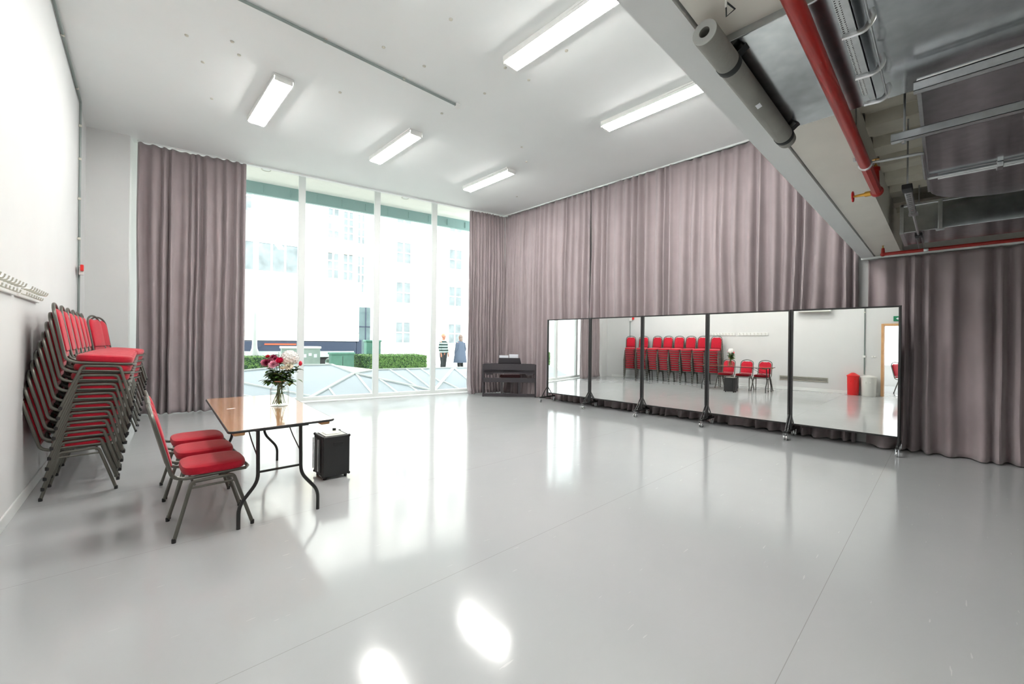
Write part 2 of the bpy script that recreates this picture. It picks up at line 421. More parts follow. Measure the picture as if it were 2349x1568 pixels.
# ------------------------------------------------------------------ curtains
def curtain(label, p0, p1, ztop, seed, pitch=.17, amp=.055, zbot=.012, kick=.05, vres=44, toprag=.02, group='mauve curtains', lean=0.):
    r_ = random.Random(seed); p0 = Vector((p0[0],p0[1],0)); p1 = Vector((p1[0],p1[1],0))
    Ln = (p1-p0).length; d = (p1-p0)/Ln; nn = Vector((-d.y, d.x, 0))
    nu = int(Ln/.0135); ph = []; a = 0; amps = []
    # irregular fold phase
    cur = pitch; ks = []; x_ = 0
    while x_ < Ln+1: ks.append(x_); x_ += pitch*r_.uniform(.55,1.5)
    def fold(u):
        for i in range(len(ks)-1):
            if ks[i] <= u < ks[i+1]: return i, (u-ks[i])/(ks[i+1]-ks[i])
        return len(ks)-2, 1.
    am = [r_.uniform(.35,1.15) for _ in ks]; dr = [r_.uniform(-1,1) for _ in ks]; sk = [r_.uniform(-.25,.25) for _ in ks]
    vs = []; fs = []
    for j in range(vres+1):
        t = j/vres; tz = t**1.3 if t < 1 else 1      # more rows low? keep monotone
        z = zbot+(ztop-zbot)*t
        for i in range(nu+1):
            u = Ln*i/nu
            edge = min(1, u/.06, (Ln-u)/.06+.0001)
            uu = u+.05*math.sin(z*1.3+seed)*(1-t)*noise.noise(Vector((u*.8, seed, 0)))*3 + lean*(1-t)*.1
            uu = min(max(uu, 0), Ln+.5)
            k, f_ = fold(uu)
            f2 = f_**(1+sk[k]) if f_ > 0 else 0
            w_ = math.sin(2*PI*f2)
            w_ = math.copysign(abs(w_)**.8, w_)
            env = .45+.55*min(1, (1-t)*3.2)
            low = 1+.5*max(0, (.25-t)/.25)
            dz = w_*am[k]*amp*1.2*env*low
            dz += .35*amp*noise.noise(Vector((u*9, z*.45, seed*3.1)))*env*2
            dz += .9*amp*noise.noise(Vector((u*1.6, z*.5, seed*1.7)))
            if z < .32: dz += kick*((.32-z)/.32)**1.6*(.4+1.1*noise.noise(Vector((u*3.3, 5, seed))))
            du = .02*noise.noise(Vector((u*4, z*1.2, seed)))*(1-t)
            zz = z
            if j == vres: zz = ztop-.004-toprag*abs(math.sin(u*PI/.16+seed))*.6
            p = p0+d*min(max(u+du*edge, 0), Ln)+nn*dz
            vs.append((p.x,p.y,zz))
    for j in range(vres):
        for i in range(nu):
            a = j*(nu+1)+i; fs.append((a,a+1,a+nu+2,a+nu+1))
    o = MB().add(vs, fs).build('curtain', 'curtain', solid=.003, smooth=True)
    for p in o.data.polygons: p.use_smooth = True
    return tag(o, label, 'curtain', group)
A = wp(.06,-.03); B = wp(1.72,-.03)
curtain('mauve-grey full-height curtain left of the glazed wall, beside the white pier', B, A, 4.97, 3, pitch=.15, amp=.06, kick=.12)
A = wp(6.8,-.03); B = wp(7.9,-.04)
curtain('narrow bunched mauve curtain at the right edge of the windows, behind the digital piano', B, A, 4.97, 11, pitch=.085, amp=.05, kick=.1)
curtain('mauve curtain on the right wall nearest the corner, behind the piano and first mirrors', (7.93,5.72), (7.93,8.66), 4.97, 21, pitch=.16, amp=.05)
curtain('tall mauve curtain on the right wall between the corner panel and the white bulkhead', (7.93,.9), (7.93,5.68), 4.97, 31, pitch=.19, amp=.055, kick=.1)
curtain('shorter mauve curtain hanging under the low duct ceiling at the far right', (7.86,-3.5), (7.86,.78), 2.675, 44, pitch=.2, amp=.06, kick=.12)

# ------------------------------------------------------------------ batten lights
M['tube_on'] = emis('fluorescent_tube_lit', (1,.985,.96,1), 25)
M['tube_fill'] = emis('fluorescent_fill_tube', (1,.97,.92,1), 9)  # weaker tube for the added fill lamp behind the camera
def batten(x, y0, y1, z, label, lamp='tube_on'):
    t = thing('batten_light', label, 'ceiling light', (x,(y0+y1)/2,z), 0, 'fluorescent ceiling battens')
    h = (y1-y0)/2
    MB().box(-.128,.128,-h,h,.036,.07).box(-.128,-.118,-h,h,-.004,.036).box(.118,.128,-h,h,-.004,.036).build('housing', 'white_plastic', t, bevel=.003)  # wide body and side lips shaped to keep tube light off the ceiling
    for s_ in (-1,1):
        MB().tube([(s_*.074,-h+.03,.0),(s_*.074,h-.03,.0)], .025, 12).build('lamp_tube', lamp, t, smooth=True)
    for e in (-1,1):
        MB().box(-.11,.11,e*(h-.005)-.015,e*(h-.005)+.015,-.02,.035).build('end_cap', 'white_plastic', t, bevel=.004)
    return t
batten(1.62, 6.25, 7.8, 4.93, 'lit twin-tube ceiling batten nearest the left wall, end-on above the table')
batten(3.66, 6.25, 7.8, 4.93, 'lit twin-tube ceiling batten over the windows, middle of the far row')
batten(5.87, 6.22, 7.72, 4.93, 'lit twin-tube ceiling batten over the windows, rightmost of the far row')
batten(3.6, 2.3, 3.86, 4.93, 'lit twin-tube ceiling batten at the top edge of the photo, largest of the five')
batten(5.76, 2.3, 3.88, 4.93, 'lit twin-tube ceiling batten beside the bulkhead and above the long curtain')
batten(1.62, 2.3, 3.86, 4.93, 'lit twin-tube ceiling batten above the camera, seen only as a glare on the floor')

# ceiling conduit and fixings
def conduit(name, pts, r, label, boxes=(), clips=(), rr=.03):
    t = thing(name, label, 'conduit', pts[0])
    o = Vector(pts[0])
    MB().tube([Vector(p)-o for p in fillet(pts, rr)], r, 8).build('pipe', 'cond_grey', t, smooth=True)
    for p in boxes:
        q = Vector(p)-o; MB().box(q.x-.035,q.x+.035,q.y-.035,q.y+.035,q.z-.03,q.z+.03).build('junction_box', 'white_plastic', t, bevel=.005)
    for p in clips:
        q = Vector(p)-o; MB().box(q.x-.018,q.x+.018,q.y-.018,q.y+.018,q.z-.016,q.z+.018).build('clip', 'vent_metal', t, bevel=.003)
    return t
t = conduit('ceiling_conduit', [(-.5,5.15,4.975),(3.66,5.12,4.975)], .016, 'thin grey conduit run across the ceiling between the two rows of lights', boxes=[(3.69,5.12,4.97)], clips=[(.3,5.15,4.98),(1.77,5.14,4.98),(2.8,5.13,4.98)])
xw = lw(9.05)
t = conduit('wall_conduit', [(lw(1.5)+.02,1.5,4.97),(xw+.02,9.05,4.97),(xw+.025,9.05,.35)], .014, 'grey conduit running along the top of the left wall then down beside the corner', clips=[(lw(7.2)+.02,7.2,4.97),(lw(8.6)+.02,8.6,4.97),(xw+.02,9.05,4.6),(xw+.02,9.05,4.1),(xw+.02,9.05,3.5),(xw+.02,9.05,2.9)], rr=.05)
t = thing('fire_call_point', 'small white fire alarm box with a red button on the wall conduit', 'alarm', (xw+.045,9.0,2.43))
MB().box(-.02,.03,-.06,.06,-.08,.05).build('housing', 'white_plastic', t, bevel=.003)
MB().box(.0,.035,-.15,-.062,-.03,.06).build('red_button', 'red_plastic', t, bevel=.006)
pts = [(.22,3.13),(.16,2.9)]
fix = [(487,58),(490,103),(342,46),(343,135),(884,72),(988,130),(773,215),(986,268),(1090,32),(1435,92),(1494,150),(1296,178),(1359,222),(1190,243),(1260,392),(1222,473),(437,314),(1252,345)]
FIX = [(.98,5.97),(1.09,6.19),(.57,6.23),(.78,6.68),(1.0,7.6),(2.33,4.77),(2.87,4.72),(2.31,6.08),(3.67,5.5),(2.66,3.83),(3.53,3.15),(3.96,3.24),(3.64,4.0),(4.04,3.96),(3.81,4.62),(5.85,5.77),(7.1,7.32),(5.35,5.4)]
for i, (fx, fy) in enumerate(FIX):
    o = MB().lathe([(.022,0),(.02,-.008),(.008,-.014)], (0,0,0), 10).build('ceiling_fixing', 'vent_metal', smooth=True, loc=(fx,fy,4.999))
    tag(o, 'tiny grey screw fixing left in the white ceiling', 'fixing', 'ceiling screw fixings')

# ------------------------------------------------------------------ chairs
def make_chair(label, group):
    t = thing('banquet_chair', label, 'chair', (0,0,0), 0, group)
    # legs (two inverted U frames, foot to shoulder), side rails
    for s_ in (-1,1):
        for e in (-1,1):
            foot = (-.235,.235*s_,0) if e < 0 else (.235,.235*s_,0)
            top = (-.135,.2*s_,.392) if e < 0 else (.115,.2*s_,.398)
            mid = (top[0]-e*.06,top[1],top[2]+(.001))
            lg = MB().tube(fillet([(foot[0],foot[1],.012), top, mid], .045, 5), 0.0125, 8).build('leg', 'tube', t, smooth=True)
            MB().lathe([(.013,0),(.014,.022),(.012,.03)], (foot[0]-.0,foot[1],0), 8).build('foot_cap', 'rubber', lg, smooth=True)
        rail = MB().tube([(-.08,.2*s_,.393),(.06,.2*s_,.398)], 0.0125, 8)
        rail.tube([(-.152,.204*s_,.350),(.134,.205*s_,.354)], .008, 6)
        rail.build('side_rail', 'tube', t, smooth=True)
    for x_, z_ in ((.10,.385),(-.12,.37)): MB().tube([(x_,-.2,z_),(x_,.2,z_)], .009, 6).build('stretcher', 'tube', t, smooth=True)
    # continuous seat-and-back hoop
    def P(x, y, z): return (x,y,z)
    side = [(.20,.175,.424),(-.18,.19,.419),(-.245,.19,.445),(-.335,.185,.80)]
    lft = fillet(side, .06, 6)
    arch = []
    for k in range(1, 14):
        a = PI*k/14; yy_ = .185*math.cos(a); zz = .80+.135*math.sin(a)**.8
        arch.append(Vector((-.335-(zz-.80)*.25, yy_, zz)))
    rgt = [Vector((p.x,-p.y,p.z)) for p in reversed(lft)]
    front = [Vector((.222,-.12,.424)), Vector((.222,.12,.424))]
    path = front[1:]+lft+arch+rgt+front[:1]
    MB().tube(path, 0.0125, 8, closed=True).build('seat_back_frame', 'tube', t, smooth=True)
    # seat cushion: domed rounded pad
    rings = []; nseg = 36
    def ring(sx, sy, z, dx=0, tl=0):
        out = []
        for k in range(nseg):
            a = 2*PI*k/nseg; c, s1 = math.cos(a), math.sin(a); e_ = 4.5
            rr = (abs(c)**e_+abs(s1)**e_)**(-1/e_)
            x_ = c*rr*sx; out.append((x_+dx+.012, s1*rr*sy*(1-.0*x_), z))
        return out
    for sc_, z in ((.90,.430),(.975,.436),(1.0,.452),(1.0,.470),(.975,.486),(.90,.4955),(.7,.500),(.35,.502),(.02,.503)):
        rings.append(ring(.198*sc_, .2*sc_, z))
    MB().loft(rings).build('seat_cushion', 'red_fabric', t, smooth=True)
    # backrest pad following the hoop, slightly notched at the top for the hand hold
    def xb(z): return -.255-(z-.47)*.246
    out = []
    zb, zs_ = .515, .79
    outline = [(-.168,zb),(.168,zb),(.168,zs_)]
    for k in range(1, 12):
        a = PI*k/12; y_ = .168*math.cos(a); z_ = .79+.112*math.sin(a)**.85
        if abs(y_) < .062: z_ -= .022
        outline.append((y_, z_))
    outline.append((-.168,zs_))
    n_ = len(outline); cy, cz = 0, .68
    rr = []
    for off, sc_ in ((-.008,.97),(.0,1.0),(.014,1.0),(.024,.965),(.03,.85),(.032,.4)):
        rr.append([(xb(cz+(z-cz)*sc_)+off, cy+(y-cy)*sc_, cz+(z-cz)*sc_) for y, z in outline])
    pad = MB().loft(rr); pad.build('backrest', 'red_fabric', t, smooth=True)
    lp = MB(); lp.box(-.262,-.245,-.155,.155,.462,.508); 
    lp.build('backrest_flap', 'red_fabric', t, bevel=.006)
    return t
def ordw(i): return ['first','second','third','fourth','fifth','sixth','seventh','eighth','ninth','tenth'][i]
proto = make_chair('red banquet chair pulled up to the table, nearest the camera', 'red chairs at the folding table')
proto.location = (.535,3.915,0)
dup(proto, (.545,4.435,0), (0,0,0), 'red banquet chair at the table, the middle one of the three')
dup(proto, (.56,4.97,0), (0,0,0), 'red banquet chair at the table, farthest from the camera and nearest the curtain')
stacks = [(5.605,0,'stack nearest the camera'),(6.06,0,'second stack from camera'),(6.49,0,'third stack from camera'),(6.92,0,'fourth stack from camera'),
          (7.35,0,'fifth stack from camera'),(7.78,0,'sixth stack from camera'),(8.27,-.3,'slightly turned next-to-last stack'),(8.80,-.45,'turned stack in the corner by the curtain')]
for y, rz, nm in stacks:
    x0 = -.225+.036*(y-5.6)+(.06 if rz else 0)
    for k in range(10):
        pos = 'top' if k == 9 else ('bottom' if k == 0 else ordw(9-k)+' from the top')
        tl = R(.5)*k
        c_, s_ = math.cos(rz), math.sin(rz)
        dx = .012*k
        dup(proto, (x0+dx*c_, y+dx*s_, .082*k+(.235*math.sin(tl))), (0,tl,rz), 'red chair, %s in the %s' % (pos, nm), 'stacked red chairs along the left wall')
dup(proto, (-2.2,.75,0), (0,0,R(-60)), 'red chair in the bright next room, right one in the last mirror', 'red chairs in the next room')
dup(proto, (-2.3,1.55,0), (0,0,R(-95)), 'red chair in the bright next room, left one in the last mirror', 'red chairs in the next room')

# ------------------------------------------------------------------ folding table
t = thing('folding_table', 'long varnished wooden folding table with black steel legs beside the chairs', 'table', (0,0,0))
cor = [(.59,3.545),(1.345,3.585),(1.50,5.60),(.725,5.64)]
rc = []
cv = [Vector((x,y,0)) for x,y in cor]
for i in range(4):
    a, b_, c = cv[i-1], cv[i], cv[(i+1)%4]; p = b_+(a-b_).normalized()*.04; q = b_+(c-b_).normalized()*.04
    for k in range(6):
        tt = k/5; v = p*(1-tt)**2+b_*2*tt*(1-tt)+q*tt*tt; rc.append((v.x,v.y))
MB().prism(rc, .733,.75).build('tabletop', 'ply', t, bevel=.002)
ed = MB().tube([(x,y,.741) for x,y in rc], .0095, 8, closed=True).build('edge_trim', 'black_metal', t, smooth=True)
tb = MB(); 
tb.box(.66,.74,3.66,3.72,.70,.732); tb.box(1.20,1.29,3.68,3.74,.70,.732); tb.box(.76,.84,5.42,5.5,.70,.732); tb.box(1.34,1.42,5.42,5.5,.70,.732)
for bx in ((.625,.70,3.585,3.66),(1.25,1.325,3.62,3.7)): MB().box(bx[0],bx[1],bx[2],bx[3],.703,.732).build('corner_block', 'wood_edge', t, bevel=.01)
def tleg(pts, par):
    return MB().tube(fillet(pts, .06, 5), .0135, 8).build('leg', 'black_metal', par, smooth=True)
for (ya, xl, xr, fl, fr_) in ((3.63,.795,1.10,.67,1.235),(5.40,.93,1.24,.83,1.375)):
    l1 = tleg([(xl,ya+.02,.725),(xl,ya,.33),(fl,ya-.0,.17),(fl,ya,.0)], t)
    tleg([(xr,ya+.02,.725),(xr,ya,.33),(fr_,ya,.16),(fr_,ya,.0)], t)
    MB().tube([(xl,ya,.40),(xr,ya,.40)], .009, 8).build('crossbar', 'black_metal', t, smooth=True)
    sg = 1 if ya < 4.5 else -1
    MB().tube([(xl-.02,ya+.02,.72),(xr+.06,ya+.02,.72)], .011, 8).build('hinge_bar', 'black_metal', t, smooth=True)
    for xx in (xl, xr):
        MB().tube([(xx,ya,.50),(xx-.0,ya+sg*.22,.60),(xx,ya+sg*.42,.722)], .005, 6).build('folding_stay', 'black_metal', t, smooth=True)
o = MB().box(-.035,.035,-.012,.012,0,.001).build('paper_label', 'paper', loc=(.80,4.72,.75), rotz=.3)
tag(o, 'small white paper label stuck on the table top', 'label')

# ------------------------------------------------------------------ vase and bouquet
VC = Vector((1.19,4.61,.75)); VR = Vector((.723,-.691,0)); VF = Vector((.691,.723,0))
t = thing('glass_vase', 'wide clear glass jar vase of flowers standing on the table', 'vase', VC)
MB().lathe([(.0,.0),(.078,.0),(.085,.006),(.086,.14),(.083,.18),(.068,.205),(.06,.22),(.061,.262),(.067,.268),(.064,.27),(.056,.262),(.056,.222),(.064,.203),(.078,.178),(.081,.14),(.080,.012),(.0,.010)], n=32).build('jar', 'vase_glass', t, smooth=True)
MB().lathe([(.0,.013),(.078,.013),(.079,.10),(.079,.150),(.0,.150)], n=28).build('water', 'water', t, smooth=True)
MB().lathe([(.063,.245),(.064,.25),(.063,.255)], n=28).build('ribbon', 'twine', t, smooth=True)
def vpt(dx, z, df=0.): return Vector((VR.x*dx+VF.x*df, VR.y*dx+VF.y*df, z))
def leaf(mb, p, d, up, ln, wd):
    d = Vector(d).normalized(); sdv = d.cross(Vector(up)).normalized(); u = sdv.cross(d)
    vs = []
    for k in range(6):
        t_ = k/5; w_ = wd*math.sin(PI*min(1,t_*.92+.05))**.8*.5
        c = Vector(p)+d*ln*t_+u*(-.18*ln*t_*t_)
        vs += [c-sdv*w_+u*w_*.35, c, c+sdv*w_+u*w_*.35]
    fs = []
    for k in range(5):
        a = k*3; fs += [(a,a+1,a+4,a+3),(a+1,a+2,a+5,a+4)]
    mb.add(vs, fs)
def petal(mb, c, d, out, ln, wd, curl):
    d = Vector(d).normalized(); out = Vector(out); sdv = d.cross(out)
    if sdv.length < 1e-3: sdv = Vector((1,0,0))
    sdv.normalize(); u = sdv.cross(d); vs = []
    for k in range(5):
        t_ = k/4; w_ = wd*.5*(math.sin(PI*(.12+.8*t_))**.7)
        q = Vector(c)+d*ln*t_-u*curl*ln*t_*t_
        vs += [q-sdv*w_-u*w_*.3, q, q+sdv*w_-u*w_*.3]
    fs = []
    for k in range(4):
        a = k*3; fs += [(a,a+1,a+4,a+3),(a+1,a+2,a+5,a+4)]
    mb.add(vs, fs)
def bloom(kind, c, r, seed):
    mb = MB(); rr = random.Random(seed); c = Vector(c)
    axis = Vector((c.x*.6-.35*VF.x, c.y*.6-.35*VF.y, .5)).normalized() if kind != 'ball' else Vector((0,0,1))
    q = Vector((0,0,1)).rotation_difference(axis)
    if kind == 'mum':
        for L_ in range(5):
            el = R(8+L_*19); cnt = 18-L_*2
            for k in range(cnt):
                a = 2*PI*k/cnt+L_*.3+rr.uniform(-.1,.1)
                d = q @ Vector((math.cos(a)*math.cos(el), math.sin(a)*math.cos(el), math.sin(el)))
                petal(mb, c, d, axis, r*(1-.06*L_)*rr.uniform(.9,1.1), r*.26, .15)
    elif kind == 'rose':
        for L_ in range(4):
            cnt = 5; 
            for k in range(cnt):
                a = 2*PI*k/cnt+L_*.6; el = R(20+L_*20)
                d = q @ Vector((math.cos(a)*math.cos(el), math.sin(a)*math.cos(el), math.sin(el)))
                petal(mb, c-axis*r*.4, d, axis, r*1.15, r*1.15, -.25)
        mb.ball(c, (r*.6,)*3, 10, 6)
    elif kind == 'ball':
        for k in range(70):
            z = 1-1.5*k/70; a = k*2.399; s_ = math.sqrt(max(0,1-z*z)); d = Vector((math.cos(a)*s_, math.sin(a)*s_, z))
            for m_ in range(4):
                b2 = a+m_*PI/2; tng = d.orthogonal().normalized(); tng.rotate(Matrix.Rotation(b2, 3, d).to_quaternion())
                petal(mb, c+d*r*.92, (tng+d*.4), d, r*.26, r*.24, .1)
        mb.ball(c, (r*.86,)*3, 12, 8)
    elif kind == 'bud':
        mb.lathe([(.001,-r),(r*.55,-r*.6),(r*.7,0),(r*.45,r*.7),(.001,r)], c, 10)
    return mb
# (kind, dx, z above table, depth, radius, material, name, label)
FL = [('rose',-.165,.44,0,.030,'palepink','garden_rose','pale pink rose at the far left of the bouquet'),
      ('mum',-.115,.43,-.03,.052,'burgundy','chrysanthemum','burgundy chrysanthemum low on the left of the bouquet'),
      ('mum',-.075,.475,.02,.050,'burgundy','chrysanthemum','burgundy chrysanthemum at the top left of the bouquet'),
      ('mum',-.035,.47,-.02,.036,'burgundy','chrysanthemum','small burgundy chrysanthemum beside the magenta rose'),
      ('rose',-.125,.495,.0,.022,'redpetal','garden_rose','small red rose topping the left side of the bouquet'),
      ('mum',-.03,.415,-.06,.052,'pink','chrysanthemum','pink chrysanthemum in the middle front of the bouquet'),
      ('rose',.03,.46,-.06,.036,'hotpink','garden_rose','bright magenta rose in the centre of the bouquet'),
      ('ball',.08,.475,.03,.085,'whitepetal','hydrangea','large white hydrangea head at the top of the bouquet'),
      ('mum',.105,.395,-.03,.046,'creampetal','chrysanthemum','creamy white flower below the hydrangea'),
      ('rose',.065,.385,-.07,.024,'creampetal','garden_rose','small cream rose under the magenta rose'),
      ('bud',.205,.43,0,.026,'redpetal','rosebud','red rosebud standing out alone on the right of the bouquet'),
      ('bud',.145,.48,.0,.012,'burgundy','rosebud','tiny burgundy bud beside the hydrangea')]
for i, (kd, dx, z, dfz, r, mt, nm, lb) in enumerate(FL):
    c = vpt(dx, z, dfz)
    t = thing(nm, lb, 'flower', VC, 0, 'flowers in the vase')
    bloom(kd, c, r, i).build('bloom', mt, t, smooth=True)
    a = rnd.uniform(0, 2*PI); foot = Vector((-c.x*.2+.055*math.cos(a), -c.y*.2+.055*math.sin(a), .022))
    neck = Vector((c.x*.16, c.y*.16, .235))
    st = MB().tube([foot, neck*.55+foot*.45+Vector((0,0,.0)), neck, c*.55+neck*.45+Vector((0,0,.01)), c-Vector((0,0,r*.4))], .0026, 6)
    sg = st.build('stem', 'stem', t, smooth=True)
    lf = MB()
    for k in range(6):
        p = neck*(.9-.13*k)+c*(.1+.13*k); an = rnd.uniform(0, 2*PI)
        leaf(lf, p, (math.cos(an), math.sin(an), rnd.uniform(-.3,.5)), (0,0,1), rnd.uniform(.06,.09), .045)
    if lf.v: lf.build('leaf', 'leaf' if i % 2 else 'leaf_dark', t, smooth=True)
SPR = [(-.12,.35,0,'leafy green sprig on the left of the bouquet'),(-.05,.33,-.07,'dark leafy sprig in front under the pink flowers'),(.05,.32,-.07,'leafy sprig in front below the cream rose'),
       (.145,.40,0,'green sprig rising to the right of the cream flower'),(.17,.26,-.02,'trailing sprig hanging over the right side of the jar'),(-.03,.54,.03,'single green shoot at the top of the bouquet'),(-.10,.25,-.04,'broad leaf drooping over the left side of the jar')]
for i, (dx, z, dfz, lb) in enumerate(SPR):
    c = vpt(dx, z, dfz); t = thing('leaf_sprig', lb, 'leaves', VC, 0, 'foliage in the vase')
    neck = Vector((c.x*.15, c.y*.15, .24)); a = rnd.uniform(0, 6)
    MB().tube([Vector((-c.x*.2,-c.y*.2,.02)), neck, (neck+c)/2+Vector((0,0,.03)), c], .0022, 6).build('stem', 'stem', t, smooth=True)
    lf = MB()
    for k in range(24 if i != 5 else 5):
        f_ = rnd.uniform(.25,1.); p = neck*(1-f_)+c*f_+Vector((rnd.uniform(-.02,.02),rnd.uniform(-.02,.02),rnd.uniform(-.02,.02)))
        an = rnd.uniform(0, 2*PI)
        leaf(lf, p, (math.cos(an), math.sin(an), rnd.uniform(-.5,.6)), (0,0,1), rnd.uniform(.045,.08), rnd.uniform(.026,.042))
    lf.build('leaves', 'leaf_dark' if i % 2 else 'leaf', t, smooth=True)
# submerged leaves low in the jar
t = thing('leaf_sprig', 'leafy stems standing in the water inside the jar', 'leaves', VC, 0, 'foliage in the vase')
lf = MB(); sm = MB()
for k in range(9):
    a = rnd.uniform(0, 6.28); b2 = rnd.uniform(0, 6.28)
    sm.tube([(.06*math.cos(a),.06*math.sin(a),.02),(.02*math.cos(b2),.02*math.sin(b2),.14),(-.03*math.cos(a),-.03*math.sin(a),.25)], .002, 5)
for k in range(20):
    a = rnd.uniform(0, 6.28); r_ = rnd.uniform(.01,.045)
    leaf(lf, (r_*math.cos(a), r_*math.sin(a), rnd.uniform(.11,.25)), (math.cos(a+1), math.sin(a+1), rnd.uniform(-.8,.3)), (0,0,1), .038, .022)
sm.build('stem', 'stem', t, smooth=True); lf.build('leaves', 'leaf', t, smooth=True)

# ------------------------------------------------------------------ portable amplifier
t = thing('portable_speaker', 'black portable speaker amplifier with metal corners standing on the floor past the table', 'speaker', (1.51,4.30,0), R(-2))
MB().box(.0,.265,.06,.30,.03,.435).build('cabinet', 'black_vinyl', t, bevel=.008)
MB().box(.0,.265,.0,.058,.03,.435).build('side_cabinet', 'black_vinyl', t, bevel=.008)
MB().box(.03,.235,.03,.27,.434,.441).build('control_panel', 'grey_panel', t, bevel=.002)
MB().box(.06,.205,.10,.235,.440,.444).build('tray_recess', 'vent_metal', t, bevel=.001)
MB().box(.10,.20,-.003,.002,.34,.375).build('side_grip', 'black_plastic', t, bevel=.003)
ho = MB(); ho.box(-.006,-.0,.08,.28,.06,.40); ho.build('front_grille', 'black_plastic', t, bevel=.004)
MB().tube(fillet([(-.02,.10,.40),(-.02,.10,.36),(-.02,.10,.08)], .02), .006).build('trolley_rail', 'strut', t, smooth=True)
MB().tube(fillet([(-.02,.26,.40),(-.02,.26,.08)], .02), .006).build('trolley_rail', 'strut', t, smooth=True)
for ax in (.006,.259):
    for ay in (.006,.294):
        for az in (.04,.428): MB().ball((ax,ay,az), (.015,.015,.015), 8, 6).build('corner_protector', 'black_plastic', t, smooth=True)
for ax in (.03,.235):
    for ay in (.04,.26): MB().lathe([(.016,0),(.018,.03)], (ax,ay,0), 10).build('foot', 'rubber', t, smooth=True)
MB().lathe([(.0,.44),(.018,.44),(.018,.462),(.0,.464)], (.20,.285,0), 12).build('knob', 'black_plastic', t, smooth=True)

# ------------------------------------------------------------------ digital piano (seen from the back)
pa_ = Vector((6.86,8.27,0)); ang = math.atan2(7.31-8.3, 7.81-6.83)
t = thing('digital_piano', 'dark digital piano seen from the back, angled in the curtained corner', 'piano', pa_, ang)
W = 1.39
for x0 in (.0, W-.035): MB().box(x0,x0+.035,.0,.36,.0,.84).build('side_panel', 'piano', t, bevel=.004)
bp_ = MB(); bp_.box(.035,W-.035,.0,.02,.635,.85); bp_.box(.09,.27,.0,.018,.565,.637); bp_.box(W-.27,W-.09,.0,.018,.565,.637); bp_.box(.45,.89,.002,.016,.60,.637)
bp_.build('back_panel', 'piano', t, bevel=.002)
MB().box(.035,W-.035,.0,.36,.60,.70).box(.035,W-.035,.02,.34,.83,.85).build('key_bed', 'piano', t, bevel=.004)
MB().box(.09,W-.09,.34,.42,.70,.72).build('keyboard', 'ivory', t, bevel=.002)
MB().box(.035,W-.035,.01,.03,.375,.49).build('middle_rail', 'piano', t, bevel=.003)
MB().box(.035,W-.035,.0,.03,.015,.085).build('bottom_rail', 'piano', t, bevel=.003)
for xx in (.475,.93): MB().box(xx,xx+.05,.005,.03,.08,.38).build('support_post', 'piano', t, bevel=.002)
MB().box(.0,.04,.0,.42,.0,.02).box(W-.04,W,.0,.42,.0,.02).build('foot', 'piano', t, bevel=.003)
MB().box(.62,.76,.05,.25,.03,.06).build('pedal_box', 'piano', t, bevel=.003)
mr = MB(); mr.add([(.40,.06,.855),(1.0,.06,.855),(.965,.0,1.005),(.425,.0,1.005)], [(0,1,2,3)]); mr.build('music_rest', 'piano', t, solid=.012)
# tag sheets
cs, sn = math.cos(ang), math.sin(ang)
def pl(x, y): return (pa_.x+x*cs-y*sn, pa_.y+x*sn+y*cs)
for x0, hh, lb in ((.43,.205,'open white music sheet on the left of the piano rest'),(.685,.235,'taller white music sheet on the right of the piano rest')):
    px, py = pl(x0, .0)
    o = MB().add([(0,.058,0),(.235,.058,0),(.235,-.022,hh),(0,-.022,hh)], [(0,1,2,3)]).build('sheet_music', 'paper', solid=.002, loc=(px-.018*sn*-1*0,py,.868), rotz=ang)
    o.location.x += -.012*-sn*0+.015*(-sn); o.location.y += .015*cs
    tag(o, lb, 'sheet music', 'sheets on the piano rest')
px, py = pl(.70, .52)
t = thing('piano_stool', 'maroon-topped piano stool tucked behind the digital piano', 'stool', (px,py,0), ang)
MB().box(-.27,.27,-.17,.17,.47,.53).build('seat', 'maroon', t, bevel=.02, segs=3)
MB().box(-.25,.25,-.15,.15,.42,.47).build('apron', 'piano', t, bevel=.003)
for a in (-1,1):
    for c in (-1,1): MB().box(a*.225-.02,a*.225+.02,c*.13-.02,c*.13+.02,0,.42).build('leg', 'piano', t, bevel=.003)

